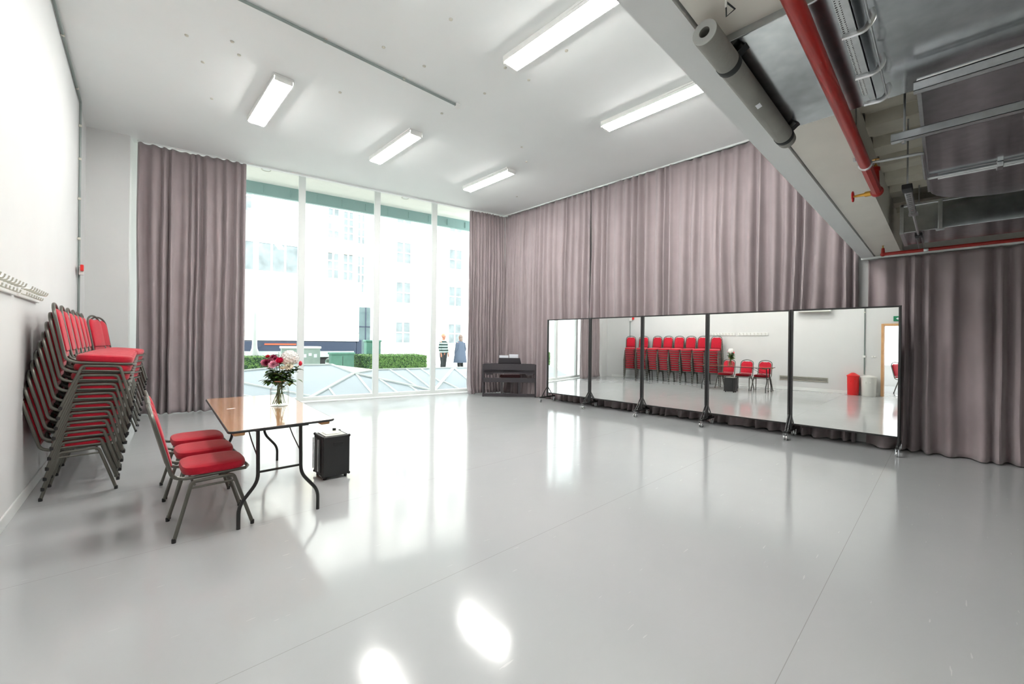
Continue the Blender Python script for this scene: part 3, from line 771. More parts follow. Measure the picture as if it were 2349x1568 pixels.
# ------------------------------------------------------------------ rolling mirrors
MW = 1.243
names = ['mobile dance mirror nearest the piano, farthest of the five','second mobile dance mirror from the piano','middle mobile dance mirror of the row of five','mobile dance mirror reflecting the table and flowers, fourth from the piano','nearest and largest mobile dance mirror, at the right end of the row']
def make_mirror(label, flip=0):
    t = thing('rolling_mirror', label, 'mirror', (0,0,0), 0, 'rolling dance mirrors')
    h0, h1 = .205, 1.965; hw = MW/2-.003
    MB().box(.001,.012,-hw+.02,hw-.02,h0+.02,h1-.02).build('mirror_glass', 'mirror', t)
    f = MB(); f.box(-.006,.03,-hw,hw,h1-.022,h1); f.box(-.006,.03,-hw,hw,h0,h0+.022)
    for s_ in (-1,1): f.box(-.006,.03,s_*hw-(.016 if s_ > 0 else 0),s_*hw+(.016 if s_ < 0 else 0),h0,h1)
    f.build('mirror_frame', 'black_metal', t, bevel=.002)
    MB().box(.013,.028,-hw+.02,hw-.02,h0+.02,h1-.02).build('backing_board', 'black_metal', t)
    for s_ in (-1,1):
        y = s_*(hw-.014)
        MB().box(-.022,.008,y-.013,y+.013,.11,h1).build('post', 'black_metal', t, bevel=.002)
        ft = MB().box(-.27,.27,y-.014,y+.014,.105,.135).build('foot_bar', 'black_metal', t, bevel=.003)
        br = MB(); br.beam((-.01,y,.36),(-.2,y,.13), .016,.012, up=(0,1,0)); br.beam((.01,y,.36),(.2,y,.13), .016,.012, up=(0,1,0))
        br.build('brace', 'black_metal', t)
        for e in (-1,1):
            cx = e*.245
            cs_ = MB().lathe([(.022,0.1),(.024,.105),(.01,.108)], (cx,y,0), 10)
            cs_.box(cx-.006,cx+.024,y-.016,y-.012,.03,.102); cs_.box(cx-.006,cx+.024,y+.012,y+.016,.03,.102)
            co = cs_.build('caster', 'chrome', t, smooth=False)
            MB().lathe([(.01,-.011),(.034,-.010),(.037,0),(.034,.010),(.01,.011)], (cx+.012,y,.0372), 16, 'y').build('caster_wheel', 'caster', co, smooth=True)
    return t
m0 = make_mirror(names[0])
MX = 7.5
m0.location = (MX, .40+MW*4.5, 0)
for k in range(1,5):
    dup(m0, (MX, .40+MW*(4.5-k), 0), (0,0,0), names[k])

# ------------------------------------------------------------------ left wall fittings
def hookrail(y0, y1, z, label):
    ym = (y0+y1)/2; t = thing('coat_hook_rail', label, 'coat hooks', (lw(ym)+.002,ym,z), R(-2.06), 'coat hook rails')
    h = (y1-y0)/2
    MB().box(0,.022,-h,h,-.05,.05).build('rail', 'white_plastic', t, bevel=.004)
    n_ = 8
    for k in range(n_):
        y = -h+.08+(2*h-.16)*k/(n_-1)
        MB().tube(fillet([(.02,y,.02),(.075,y,.01),(.085,y,.04)], .02, 4), .005, 6).tube(fillet([(.02,y,-.02),(.05,y,-.035),(.055,y,-.01)], .012, 4), .005, 6).build('hook', 'vent_metal', t, smooth=True)
hookrail(5.06, 5.93, 1.785, 'white coat hook rail on the left wall, the one nearest the stacked chairs')
hookrail(4.05, 4.98, 1.785, 'white coat hook rail on the left wall, cut by the photo edge')
def grille(y0, y1, z0, z1, label):
    ym = (y0+y1)/2; t = thing('wall_vent', label, 'vent', (lw(ym)+.002,ym,(z0+z1)/2), R(-2.06), 'wall vents'); h = (y1-y0)/2; v = (z1-z0)/2
    MB().box(0,.006,-h,h,-v,v).build('vent_back', 'dark_gap', t)
    f = MB(); f.box(0,.016,-h,h,v-.012,v); f.box(0,.016,-h,h,-v,-v+.012); f.box(0,.016,-h,-h+.012,-v,v); f.box(0,.016,h-.012,h,-v,v); f.build('vent_frame', 'vent_metal', t)
    for k in range(3):
        z = -v+.012+(2*v-.024)*(k+.5)/3; MB().box(.004,.02,-h+.012,h-.012,z-.009,z+.009).build('slat', 'vent_metal', t)
grille(2.46, 3.72, .30, .44, 'long louvred vent low on the left wall, seen in the mirrors')
t = thing('air_conditioner', 'white wall air conditioner high on the left wall, seen in the fourth mirror', 'air conditioner', (lw(2.8)+.003,2.8,2.6), R(-2.06))
MB().box(0,.2,-.42,.42,-.14,.14).build('casing', 'white_plastic', t, bevel=.02, segs=3)
MB().box(.06,.19,-.38,.38,-.146,-.139).build('louvre', 'vent_metal', t)
for k in range(3): MB().box(.198,.203,-.36,.36,.02+k*.03,.026+k*.03).build('intake_slat', 'vent_metal', t)
def bin_(x, y, r, h, mt, lb, nm, lid):
    t = thing('waste_bin', lb, 'bin', (x,y,0), 0, 'waste bins')
    MB().lathe([(.0,.0),(r*.86,.0),(r*.9,.01),(r*.98,h*.9),(r*.98,h*.93),(.0,h*.93)], n=28).build('body', mt, t, smooth=True)
    MB().lathe([(r*1.06,h*.9),(r*1.06,h*.945),(r*.9,h*.965),(r*.3,h*(.99+lid)),(.0,h*(1+lid))], n=28).build('lid', mt, t, smooth=True)
    for s_ in (-1,1): MB().tube(fillet([(r*.9,s_*.05,h*.7),(r*1.1,s_*.05,h*.7),(r*1.1,s_*.05,h*.63)], .02), .008).build('handle', mt, t, smooth=True)
bin_(-.54, 1.85, .145, .60, 'red_bin', 'red plastic waste bin by the left wall, seen in the nearest mirror', 'b', .08)
bin_(-.52, 1.50, .175, .58, 'white_bin', 'white plastic waste bin beside the red one, seen in the nearest mirror', 'b', .03)
conduit('wall_conduit', [(lw(1.62)+.02,1.62,4.9),(lw(1.62)+.02,1.62,.6)], .014, 'grey conduit dropping down the left wall behind the waste bins', boxes=[(lw(1.62)+.03,1.62,1.12)], clips=[(lw(1.62)+.02,1.62,2.4)])
t = thing('wall_hook', 'small white wall hook beside the conduit above the bins', 'hook', (lw(1.42)+.002,1.42,1.12))
MB().box(0,.012,-.05,.05,-.02,.02).build('plate', 'white_plastic', t, bevel=.003); MB().tube([(.01,0,0),(.06,0,-.005),(.07,0,.02)], .006, 6).build('hook', 'vent_metal', t, smooth=True)
t = thing('exit_sign', 'small green fire exit sign above the doorway, seen in the nearest mirror', 'sign', (lw(.85)+.003,.85,2.2), R(-2.06))
M['exit_green'] = mat('exit_green', srgb(20,130,90), .5)
MB().box(0,.02,-.16,.16,-.07,.07).build('panel', 'exit_green', t, bevel=.002)
ar = MB(); ar.box(.02,.0215,-.02,.06,-.012,.012); ar.add([(.0215,.06,.035),(.0215,.06,-.035),(.0215,.11,0)], [(0,1,2)]); ar.build('arrow', 'paper', t)
mn = MB(); mn.ball((.021,-.055,.042), (.002,.011,.011), 8, 6); mn.beam((.021,-.06,.03),(.021,-.075,-.012), .002,.022); mn.beam((.021,-.075,-.012),(.021,-.05,-.045), .002,.01); mn.beam((.021,-.078,-.012),(.021,-.105,-.04), .002,.01); mn.beam((.021,-.06,.02),(.021,-.035,.0), .002,.008)
mn.build('running_figure', 'paper', t)

# ------------------------------------------------------------------ services under the low ceiling
t = thing('air_duct', 'wide flat galvanised air duct above the red pipe, nearest the camera', 'duct', (1.84,.7,2.68), 0, 'galvanised air ducts')
MB().box(0,.99,-3.9,0,0,.28).build('duct_casing', 'galv', t, bevel=.004)
MB().box(-.004,.994,-1.62,-1.58,-.006,.286).build('duct_flange', 'strut', t)
t = thing('air_duct', 'round-cornered galvanised duct beyond the strut channels, reflecting the curtain', 'duct', (2.9,.1,2.72), 0, 'galvanised air ducts')
pts = [(0,0)]
for k in range(9):
    a = PI/2*k/8; pts.append((2.0+.5*math.sin(a), -.5+.5*math.cos(a)))
pts += [(2.5,-3.4),(0,-3.4)]
MB().prism(pts, 0, .25).build('duct_casing', 'galv', t, bevel=.003)
MB().box(-.01,2.0,-.004,.012,-.005,.03).build('duct_flange', 'strut', t)
t = thing('air_duct', 'narrow square galvanised duct above the long curtain, farthest from the camera', 'duct', (5.91,.33,2.6), 0, 'galvanised air ducts')
MB().box(0,.71,-3.7,0,0,.28).build('duct_casing', 'galv', t, bevel=.003)
fl = MB(); fl.box(-.012,.722,-.02,.01,-.012,.292); fl.box(-.012,.0,-3.6,0,.27,.292); fl.build('duct_flange', 'strut', t)
# red sprinkler main
t = thing('sprinkler_pipe', 'thick red sprinkler pipe running under the flat duct to a valve', 'pipe', (0,.363,2.577))
MB().tube([(-.55,0,0),(3.45,0,0)], .029, 16).build('pipe', 'pipe_red', t, smooth=True)
MB().tube([(3.45,0,0),(4.1,0,0)], .031, 8).build('end_pipe', 'pipe_red', t, smooth=False)
MB().lathe([(.031,-.012),(.036,-.008),(.036,.008),(.031,.012)], (3.45,0,0), 16, 'x').build('coupling', 'strut', t, smooth=True)
MB().ball((4.1,0,0), (.042,.04,.04), 14, 10).build('elbow', 'pipe_red', t, smooth=True)
MB().tube([(4.0,0,.02),(4.0,0,.13)], .022, 12, rs=[.024,.020]).build('riser', 'pipe_red', t, smooth=True)
MB().lathe([(.020,.12),(.027,.125),(.027,.145),(.016,.155)], (4.0,0,0), 10).build('riser_collar', 'pipe_red', t)
sp_ = MB().lathe([(.010,.150),(.012,.165),(.007,.17)], (4.0,0,0), 10)
sp_.tube([(3.985,0,.168),(3.982,0,.19),(4.0,0,.205),(4.018,0,.19),(4.015,0,.168)], .003, 6); sp_.lathe([(.0,.203),(.022,.205),(.022,.208),(.0,.209)], (4.0,0,0), 12)
sp_.build('sprinkler_head', 'brass', t, smooth=True)
t = thing('gate_valve', 'brass gate valve with a red handwheel at the end of the thick red pipe', 'valve', (4.12,.42,2.577))
MB().tube([(0,-.03,0),(0,.01,0),(0,.02,0),(0,.06,0),(0,.085,0)], .014, 10, rs=[.02,.02,.012,.010,.006]).build('valve_body', 'brass', t, smooth=True)
wh = MB().tube([(.036*math.cos(a*PI/8),.085,.036*math.sin(a*PI/8)) for a in range(16)], .006, 6, closed=True)
for a in range(4): wh.tube([(0,.085,0),(.034*math.cos(a*PI/2),.085,.034*math.sin(a*PI/2))], .004, 6)
wh.build('handwheel', 'red_plastic', t, smooth=True)
# second red pipe
t = thing('sprinkler_pipe', 'thinner red sprinkler pipe running just above the short curtain', 'pipe', (6.9,.547,2.567))
MB().tube([(0,-4.1,0),(0,0,0)], .020, 14).build('pipe', 'pipe_red', t, smooth=True)
MB().ball((0,0,0), (.027,.027,.027), 12, 8).build('elbow', 'pipe_red', t, smooth=True)
MB().tube([(0,0,0),(0,0,.075)], .018, 12, rs=[.022,.015]).build('riser', 'pipe_red', t, smooth=True)
MB().lathe([(.008,.07),(.01,.08),(.006,.085),(.005,.105),(.016,.108),(.0,.11)], (0,0,0), 10).build('sprinkler_head', 'brass', t, smooth=True)
MB().lathe([(.022,-.40),(.026,-.395),(.026,-.365),(.022,-.36)], (0,0,0), 14, 'y').build('pipe_clip', 'strut', t, smooth=True)
# lagging roll hung under the duct
t = thing('insulation_tube', 'grey foam-wrapped tube strapped beside the white bulkhead', 'insulated pipe', (1.64,.656,2.63))
MB().lathe([(.02,0.2),(.02,0),(.045,0),(.0465,.01),(.0465,1.2),(.045,1.215),(.0,1.215)], (0,0,0), 28, 'x', False).build('lagging', 'foam', t, smooth=True)
MB().lathe([(.02,.0),(.02,-.002),(.0455,-.002),(.0455,.006)], (0,0,0), 28, 'x', False).build('cut_end', 'foam_cut', t, smooth=False)
MB().lathe([(.0,.05),(.019,.05)], (0,0,0), 20, 'x', False).build('inner_bore', 'strut', t, smooth=True)
for x0 in (.24,1.12): MB().lathe([(.046,x0),(.049,x0+.004),(.049,x0+.036),(.046,x0+.04)], (0,0,0), 28, 'x').build('strap', 'webbing', t, smooth=True)
for x0, e in ((.24,-.03),(1.12,-.05)):
    s2 = MB(); s2.add([(x0,-.04,.02),(x0+.04,-.04,.02),(x0+.05,-.07,.05),(x0+.01,-.07,.05),(x0+.055,-.07+e,.08),(x0+.015,-.07+e,.08)], [(0,1,2,3),(3,2,4,5)])
    s2.build('strap_tail', 'webbing', t, solid=.004)
lbp = MB().add([(.60,-.026,-.0395),(.64,-.026,-.0395),(.64,-.006,-.0465),(.60,-.006,-.0465)], [(0,1,2,3)]); lbp.build('sticker', 'paper', t, solid=.002)
t = thing('wire_hanger', 'thin white wire with a black clip hanging behind the foam tube end', 'hanger', (1.56,.55,2.62))
MB().tube([(0,0,.095),(0,0,.0)], .004, 6).build('wire', 'white_plastic', t)
MB().tube([(0,0,.02),(.005,0,-.03),(.03,-.02,-.0),(0,0,.02)], .003, 6).build('clip', 'webbing', t, smooth=True)
# perforated tray with cable rails
t = thing('cable_tray', 'perforated galvanised cable tray with clipped rails under the flat duct', 'cable tray', (0,.24,2.60))
MB().box(.2,2.6,.022,.046,.03,.033).build('perforated_strip', 'perf', t)
MB().box(.2,2.62,-.002,.020,.0,.020).box(.2,2.62,-.002,.0,-.008,.02).build('channel', 'strut', t)
MB().tube([(.2,-.04,.0),(2.62,-.04,.0)], .004, 6).build('rail_wire', 'strut', t)
for x0 in (1.98,2.32,1.62,1.3,2.6):
    MB().tube(fillet([(x0,.04,-.012),(x0,-.03,-.018),(x0,-.05,.02),(x0,-.04,.05)], .02, 4), .012, 8, flat=.35).build('clip', 'strut', t, smooth=True)
# struts along Y
def strutC(x, y0, y1, z, label, rod=True, w_=.041):
    t = thing('strut_channel', label, 'strut', (x,y0,z), 0, 'galvanised strut channels'); l = y1-y0
    s2 = MB(); h = .021
    s2.box(-h,h,0,l,-.02,-.0175); s2.box(-h,-h+.0025,0,l,-.02,.02); s2.box(h-.0025,h,0,l,-.02,.02); s2.box(-h,-h+.009,0,l,.0175,.02); s2.box(h-.009,h,0,l,.0175,.02)
    s2.build('channel', 'strut', t)
    if rod:
        MB().tube([(0,l-.05,-.035),(0,l-.05,.5)], .005, 8).build('threaded_rod', 'strut', t, smooth=True)
        MB().lathe([(.0,-.036),(.01,-.036),(.01,-.024),(.0,-.024)], (0,l-.05,0), 6).build('nut', 'strut', t)
    return t
t = strutC(2.63,-3.4,.11,2.6, 'galvanised strut channel crossing under the ducts, nearer the camera', rod=False)
MB().box(-.03,.03,2.95,3.0,-.028,.03).build('pipe_band', 'white_plastic', t, bevel=.004)
MB().tube([(-.012,0,.03),(-.012,3.5,.03)], .008, 8).build('conduit', 'strut', t, smooth=True)
strutC(2.92,-3.4,.205,2.5, 'galvanised strut channel hung on a threaded rod, beyond the nearer strut')
t = thing('threaded_rod', 'thin steel rod hanging beside the red pipe above the beam', 'rod', (3.35,.40,2.60))
MB().tube([(0,0,0),(0,0,.48)], .004, 8).build('rod', 'strut', t, smooth=True); MB().lathe([(0,-.02),(.012,-.02),(.012,0),(0,0)], (0,0,0), 6).build('nut', 'strut', t)
# small twin conduit
t = thing('steel_conduit', 'thin bright steel conduit bending round under the round-cornered duct', 'conduit', (0,0,0))
MB().tube(fillet([(3.80,.36,2.70),(3.84,.115,2.70),(4.46,.115,2.70),(4.46,-3.4,2.70)], .03), .010, 8).build('pipe', 'strut', t, smooth=True)
MB().tube([(4.52,.05,2.705),(4.52,-3.4,2.705)], .009, 8).build('second_pipe', 'strut', t, smooth=True)
MB().box(4.44,4.54,-.27,-.24,2.685,2.718).build('clip', 'strut', t, bevel=.003)
# anti-vibration hanger strut along X
t = thing('hanger_strut', 'slotted strut with black rubber blocks below the narrow duct', 'strut', (0,.2,2.565))
for x0 in (4.08,5.90): MB().box(x0,x0+.12,-.028,.028,-.015,.02).build('rubber_block', 'rubber', t, bevel=.004)
sl = MB(); sl.box(4.2,4.95,-.02,-.012,-.015,.015); sl.box(4.2,4.95,.012,.02,-.015,.015)
for k in range(12): sl.box(4.22+k*.06,4.25+k*.06,-.012,.012,-.012,.0)
sl.build('slotted_strut', 'strut', t); MB().tube([(4.95,0,0),(5.9,0,0)], .009, 8).build('rod', 'strut', t, smooth=True)
MB().box(4.93,5.0,-.03,.03,-.01,.01).build('end_bracket', 'strut', t)
MB().box(6.02,6.7,-.024,-.016,-.013,.013).box(6.02,6.7,.016,.024,-.013,.013).build('lower_strut', 'strut', t)
for x0 in (4.14,5.96): MB().tube([(x0,0,.02),(x0,0,.52)], .005, 8).build('hanging_rod', 'strut', t, smooth=True)
t = thing('hanger_clamp', 'steel clamp and drop bracket on the side of the narrow duct', 'bracket', (5.88,.06,2.6))
MB().box(-.02,-.002,-.03,.0,-.02,.28).build('bracket_plate', 'strut', t, bevel=.002); MB().box(-.03,.0,-.045,.015,-.03,-.01).build('clamp_jaw', 'strut', t, bevel=.003)
# unseen rear lamp, added to lift the light in the low ceiling zone
batten(.9, -2.9, -1.4, 2.95, 'added twin-tube fill batten, unseen under the low deck behind the camera', 'tube_fill')
batten(-3.0, .0, 1.5, 2.74, 'added twin-tube fill batten brightening the next room')  # unseen lamp added to brighten the room past the doorway

# ------------------------------------------------------------------ outside
def od(s_, d, z=0): return wp(s_, d, z)
def oquad(mb, s0, s1, d0, d1, z0, z1):
    return mb.add([od(s0,d0,z0),od(s1,d0,z0),od(s1,d1,z0),od(s0,d1,z0),od(s0,d0,z1),od(s1,d0,z1),od(s1,d1,z1),od(s0,d1,z1)], [(0,3,2,1),(4,5,6,7),(0,1,5,4),(1,2,6,5),(2,3,7,6),(3,0,4,7)])
struct(oquad(MB(), -30, 45, .64, 8.4, -.2, -.02), 'ground_pavement', 'paving')
struct(oquad(MB(), -30, 45, 8.4, 15.5, -.25, -.06), 'ground_road', 'road')
# faceted white-framed roof light rising from the pavement in front of the windows
t = thing('roof_light', 'faceted white-framed glass roof light rising from the pavement outside the window', 'roof light', (0,0,0))
def rl(s_, f_):                                 # f_: 0 foot of the slope, 1 ridge
    return od(s_, .85+f_*1.15, .03+f_*.56)
ridge_up = [(1.2,1.0),(3.0,1.25),(3.75,1.25),(4.25,.85),(4.9,.98),(7.3,.98),(9.,.95)]
base = [(1.0,.0),(3.05,.0),(4.5,.0),(6.2,.0),(7.6,0),(9.,.0)]
gl = MB(); ru = [rl(*p) for p in ridge_up]; bs = [rl(*p) for p in base]
gl.add([bs[0],bs[1],ru[1],ru[0]], [(0,1,2,3)]); gl.add([bs[1],ru[3],ru[2],ru[1]], [(0,1,2,3)]); gl.add([bs[1],bs[3],ru[3]], [(0,1,2)]); gl.add([bs[3],ru[5],ru[4],ru[3]], [(0,1,2,3)]); gl.add([bs[3],bs[4],ru[5]], [(0,1,2)]); gl.add([bs[4],bs[5],ru[6],ru[5]], [(0,1,2,3)])
gl.build('glazing', 'glass_lit', t, solid=.012)
lin = MB()
back = [od(1,3.2,-.02), od(3.3,3.2,-.02), od(4.3,3.2,-.02), od(7.4,3.2,-.02), od(9,3.2,-.02)]
lin.add([ru[0],ru[1],back[1],back[0]], [(0,1,2,3)]); lin.add([ru[1],ru[2],back[2],back[1]], [(0,1,2,3)]); lin.add([ru[2],ru[3],ru[4],back[2]], [(0,1,2,3)]); lin.add([ru[4],ru[5],back[3],back[2]], [(0,1,2,3)]); lin.add([ru[5],ru[6],back[4],back[3]], [(0,1,2,3)])
lin.build('rear_slope', 'render_w', t, solid=.012)
def bar(p, q, w_): MB().beam(p+Vector((0,0,.012)), q+Vector((0,0,.012)), w_, .035).build('glazing_bar', 'frame_white', t)
for i in range(6): bar(ru[i], ru[i+1], .07)
for i in range(5): bar(bs[i], bs[i+1], .08)
bar(bs[1], ru[3], .10); bar(ru[3], bs[3], .10); bar(bs[3], ru[5], .10); bar(ru[5], bs[4], .08)
for a, b_ in ((.5,.3),(.5,.62)):
    pass
bar(rl(1.0,.9), rl(3.05,.05), .05); bar(rl(1.0,.45), rl(2.2,.0), .05); bar(rl(3.6,.0), rl(3.5,.34), .05); bar(rl(4.5,.0), rl(4.3,.78), .055)
bar(rl(5.15,.0), rl(4.85,.57), .05); bar(rl(5.7,.0), rl(5.55,.28), .045)
bar(rl(5.75,.22), rl(5.25,.98), .045); bar(rl(6.15,.06), rl(5.75,.98), .045); bar(rl(6.55,.30), rl(6.2,.98), .045); bar(rl(6.95,.0), rl(6.6,.40), .045); bar(rl(7.5,.2), rl(7.3,.98), .045)
# hedges
def hedge(fp, h, label, seed, n_leaf):
    r_ = random.Random(seed); t = thing('hedge', label, 'hedge', (0,0,0), 0, 'clipped hedges outside')
    P_ = [od(*p) for p in fp]; mb = MB(); mb.prism([(p.x,p.y) for p in P_], -.02, h-.03); mb.build('hedge_core', 'hedge_in', t)
    lf = MB()
    for k in range(n_leaf):
        e = r_.random()
        if e < .38:
            a, b2 = r_.random(), r_.random(); p = (P_[0]*(1-a)+P_[1]*a)*(1-b2)+(P_[3]*(1-a)+P_[2]*a)*b2; p = Vector((p.x,p.y,h-.03+r_.uniform(-.01,.03))); nv = Vector((r_.uniform(-.6,.6),r_.uniform(-.6,.6),1))
        elif e < .85:
            a = r_.random(); p = P_[0]*(1-a)+P_[1]*a; p = Vector((p.x,p.y,r_.uniform(.02,h)))-N*r_.uniform(-.01,.03); nv = -N+Vector((r_.uniform(-.7,.7),r_.uniform(-.7,.7),r_.uniform(-.4,.8)))
        else:
            a = r_.random(); p = P_[0]*(1-a)+P_[3]*a; p = Vector((p.x,p.y,r_.uniform(.02,h)))-T*r_.uniform(-.01,.03); nv = -T+Vector((r_.uniform(-.7,.7),r_.uniform(-.7,.7),r_.uniform(-.4,.8)))
        nv.normalize(); u = nv.orthogonal().normalized(); u.rotate(Matrix.Rotation(r_.uniform(0,6.3), 3, nv).to_quaternion()); v = nv.cross(u)
        s1 = r_.uniform(.022,.04)
        lf.add([p-u*s1, p-v*s1*.45, p+u*s1, p+v*s1*.45], [(0,1,2,3)])
    lf.build('leaves', 'hedge', t)['kind'] = 'stuff'
hedge([(-2.,3.5),(2.45,3.5),(2.45,4.6),(-2.,4.6)], .93, 'clipped green hedge outside, on the left between the curtain and the flowers', 3, 6500)
hedge([(5.1,3.5),(6.98,3.5),(7.3,5.5),(4.75,5.5)], .93, 'clipped green hedge outside, to the right of the middle mullion', 4, 9000)
# utility cabinets
def cabinet(s0, s1, d, dep, z1, mt, label, stk=3):
    t = thing('utility_cabinet', label, 'utility cabinet', od(s0,d,-.02), WA)
    w_ = s1-s0
    MB().box(0,w_,0,dep,0,z1-.05).build('cabinet_body', mt, t, bevel=.01)
    MB().box(-.03,w_+.03,-.03,dep+.03,z1-.05,z1+.02).build('cabinet_lid', 'truck_white' if stk else mt, t, bevel=.015)
    MB().box(w_*.5-.006,w_*.5+.006,-.004,0,.08,z1-.1).build('door_gap', 'dark_gap', t)
    for k in range(stk):
        MB().box(w_*.55+k*w_*.14,w_*.55+k*w_*.14+.09,-.006,-.001,z1-.33+.05*(k%2),z1-.22+.03*(k%2)).build('sticker', 'paper', t)
cabinet(2.68, 3.77, 4.5, .45, 1.2, 'cab_grey', 'grey-green street cabinet with a white lid, behind the flowers')
cabinet(4.02, 4.72, 4.05, .4, 1.02, 'cab_green', 'low green street cabinet just left of the right-hand hedge', 0)
cabinet(5.50, 6.02, 5.7, .4, 1.43, 'cab_green', 'tall narrow green street cabinet behind the right-hand hedge', 0)
# lamp post
t = thing('street_lamp', 'pale street lamp post outside, by the left edge of the first pane', 'lamp post', od(1.98,5.0,-.02))
MB().lathe([(.15,0),(.16,.5),(.15,.95),(.08,1.15),(.07,1.3),(.065,7.2),(.0,7.25)], n=16).build('post', 'bark', t, smooth=True)
MB().tube(fillet([(0,0,7.1),(0,0,7.5),(.9,0,7.6)], .3), .04, 8).build('lamp_arm', 'bark', t, smooth=True); MB().ball((1.1,0,7.58), (.28,.1,.07), 12, 8).build('lamp_head', 'truck_white', t, smooth=True)
# lorry
t = thing('lorry', 'white lorry with a navy skirt standing in the road outside', 'lorry', od(-7.5,9.6,-.06), WA)
MB().box(0,13.6,0,2.4,1.78,4.1).build('cargo_box', 'truck_white', t, bevel=.04)
MB().box(0,13.6,.02,2.38,1.62,1.78).build('box_rail', 'render_c', t, bevel=.01)
MB().box(0,13.5,.06,2.3,.72,1.42).build('side_skirt', 'truck_navy', t, bevel=.05)
MB().box(0,13.6,.03,2.35,1.42,1.62).build('white_band', 'truck_white', t, bevel=.01)
MB().box(0,13.4,.04,2.3,.72,.98).build('lower_skirt', 'cab_grey', t, bevel=.01)
MB().box(9.9,11.05,.04,.07,1.24,1.30).build('orange_stripe', 'truck_red', t)
for xx in (1.2,2.4,3.6,10.6,12.4):
    wl = MB().lathe([(.0,-.15),(.2,-.15),(.25,-.12),(.46,-.14),(.5,-.08),(.5,.08),(.46,.14),(.0,.14)], (xx,.3,.5), 24, 'y').build('wheel', 'rubber', t, smooth=True)
    MB().lathe([(.0,-.17),(.12,-.17),(.2,-.16),(.2,-.15)], (xx,.3,.5), 16, 'y').build('hub', 'chrome', wl, smooth=True)
MB().box(13.5,13.75,.1,2.3,.6,1.5).build('rear_bumper', 'truck_navy', t, bevel=.03)
# buildings opposite
def building(s0, s1, d, h, label, wins, mt='render_w', bands=(), door=None):
    t = thing('building', label, 'building', od(s0,d,-.1), WA)
    MB().box(0,s1-s0,0,8,0,h).build('wall', mt, t)
    for z0, z1 in bands: MB().box(0,s1-s0,-.06,0,z0,z1).build('band', 'render_c', t)
    for (a0, a1, z0, z1, nx, nz) in wins:
        a0 -= s0; a1 -= s0; z0 += .1; z1 += .1
        fr_ = MB(); g = .05
        fr_.box(a0-.06,a1+.06,-.05,.0,z0-.08,z0); fr_.box(a0-.06,a1+.06,-.04,.0,z1,z1+.06)
        for k in range(nx+1): x_ = a0+(a1-a0)*k/nx; fr_.box(x_-g,x_+g,-.035,.0,z0,z1)
        for k in range(1,nz): z_ = z0+(z1-z0)*k/nz; fr_.box(a0,a1,-.03,.0,z_-g*.8,z_+g*.8)
        f = fr_.build('window', 'frame_white', t)
        MB().box(a0,a1,-.012,-.002,z0,z1).build('pane', 'bwin', f)
    return t
bt = building(-14, 4.6, 16, 14.5, 'white building opposite, across the road on the left', [(-9,-6,5.0,6.8,4,3),(-4.5,-1.6,5.0,6.8,4,3),(.2,.55,8.3,9.6,1,2),(1.1,2.0,8.2,9.8,2,2),(.3,4.2,5.1,6.6,6,1),(-9,-6,8.2,9.8,4,3)])
bc = building(4.6, 8.6, 15.8, 16, 'white building opposite with cream bands and multi-pane windows, in the middle pane', [(5.65,6.3,7.35,9.0,2,4),(6.5,7.1,7.3,8.95,2,4),(7.3,7.75,7.2,8.9,2,4),(5.65,6.3,5.0,6.5,2,3),(6.5,7.1,4.95,6.45,2,3),(7.3,7.75,4.3,6.4,2,4)], bands=((6.95,7.3),(6.55,6.75),(4.2,4.35)))
MB().box(2.2,3.6,-.06,.0,.1,3.6).build('entrance_surround', 'frame_white', bc); dr = MB().box(2.3,3.5,-.08,-.06,.1,3.5).build('entrance_door', 'bdark', bc)
MB().box(2.3,3.5,-.1,-.08,2.3,2.36).box(2.8,2.85,-.1,-.08,.1,2.3).box(3.2,3.26,-.1,-.08,.1,3.5).build('door_frame', 'truck_navy', dr)
bd = building(8.6, 22, 16.6, 17, 'white building opposite with small paired windows, seen through the right panes',
   [(s_,s_+1.0,z,z+1.3,2,2) for s_ in (9.9,13.6,17.0) for z in (1.3,3.9,6.5,9.1)], bands=((.9,1.05),(3.3,3.4)))
# recessed downlights in the canopy
for p, lb in ((od(2.1,1.0,5.3),'round recessed downlight in the outdoor canopy, left pane'),(od(5.35,1.0,5.3),'round recessed downlight in the outdoor canopy, third pane')):
    t = thing('downlight', lb, 'downlight', p, 0, 'canopy downlights')
    MB().tube([(.09*math.cos(k*PI/12),.09*math.sin(k*PI/12),-.006) for k in range(24)], .010, 6, closed=True).build('bezel', 'vent_metal', t, smooth=True)
    MB().lathe([(.0,-.004),(.08,-.004),(.08,-.001)], n=20).build('lens', 'white_plastic', t)

# ------------------------------------------------------------------ people outside
def skinbody(name, joints, edges, par, m_):
    me = bpy.data.meshes.new(name); me.from_pydata([j[:3] for j in joints], edges, [])
    o = bpy.data.objects.new(name, me); C.objects.link(o); o.parent = par
    md = o.modifiers.new('skin', 'SKIN'); md.use_smooth_shade = True
    for i, j in enumerate(joints):
        sv = me.skin_vertices[0].data[i]; sv.radius = (j[3], j[4] if len(j) > 4 else j[3]); sv.use_root = (i == 0)
    o.modifiers.new('sub', 'SUBSURF').levels = 1; o.modifiers['sub'].render_levels = 2
    me.materials.append(M[m_]); return o
def ell(cx, cy, z, rx, ry, n_=20, wob=0, seed=0):
    return [(cx+math.cos(2*PI*k/n_)*rx*(1+wob*math.sin(5*2*PI*k/n_+seed)), cy+math.sin(2*PI*k/n_)*ry*(1+wob*math.sin(5*2*PI*k/n_+seed)), z) for k in range(n_)]
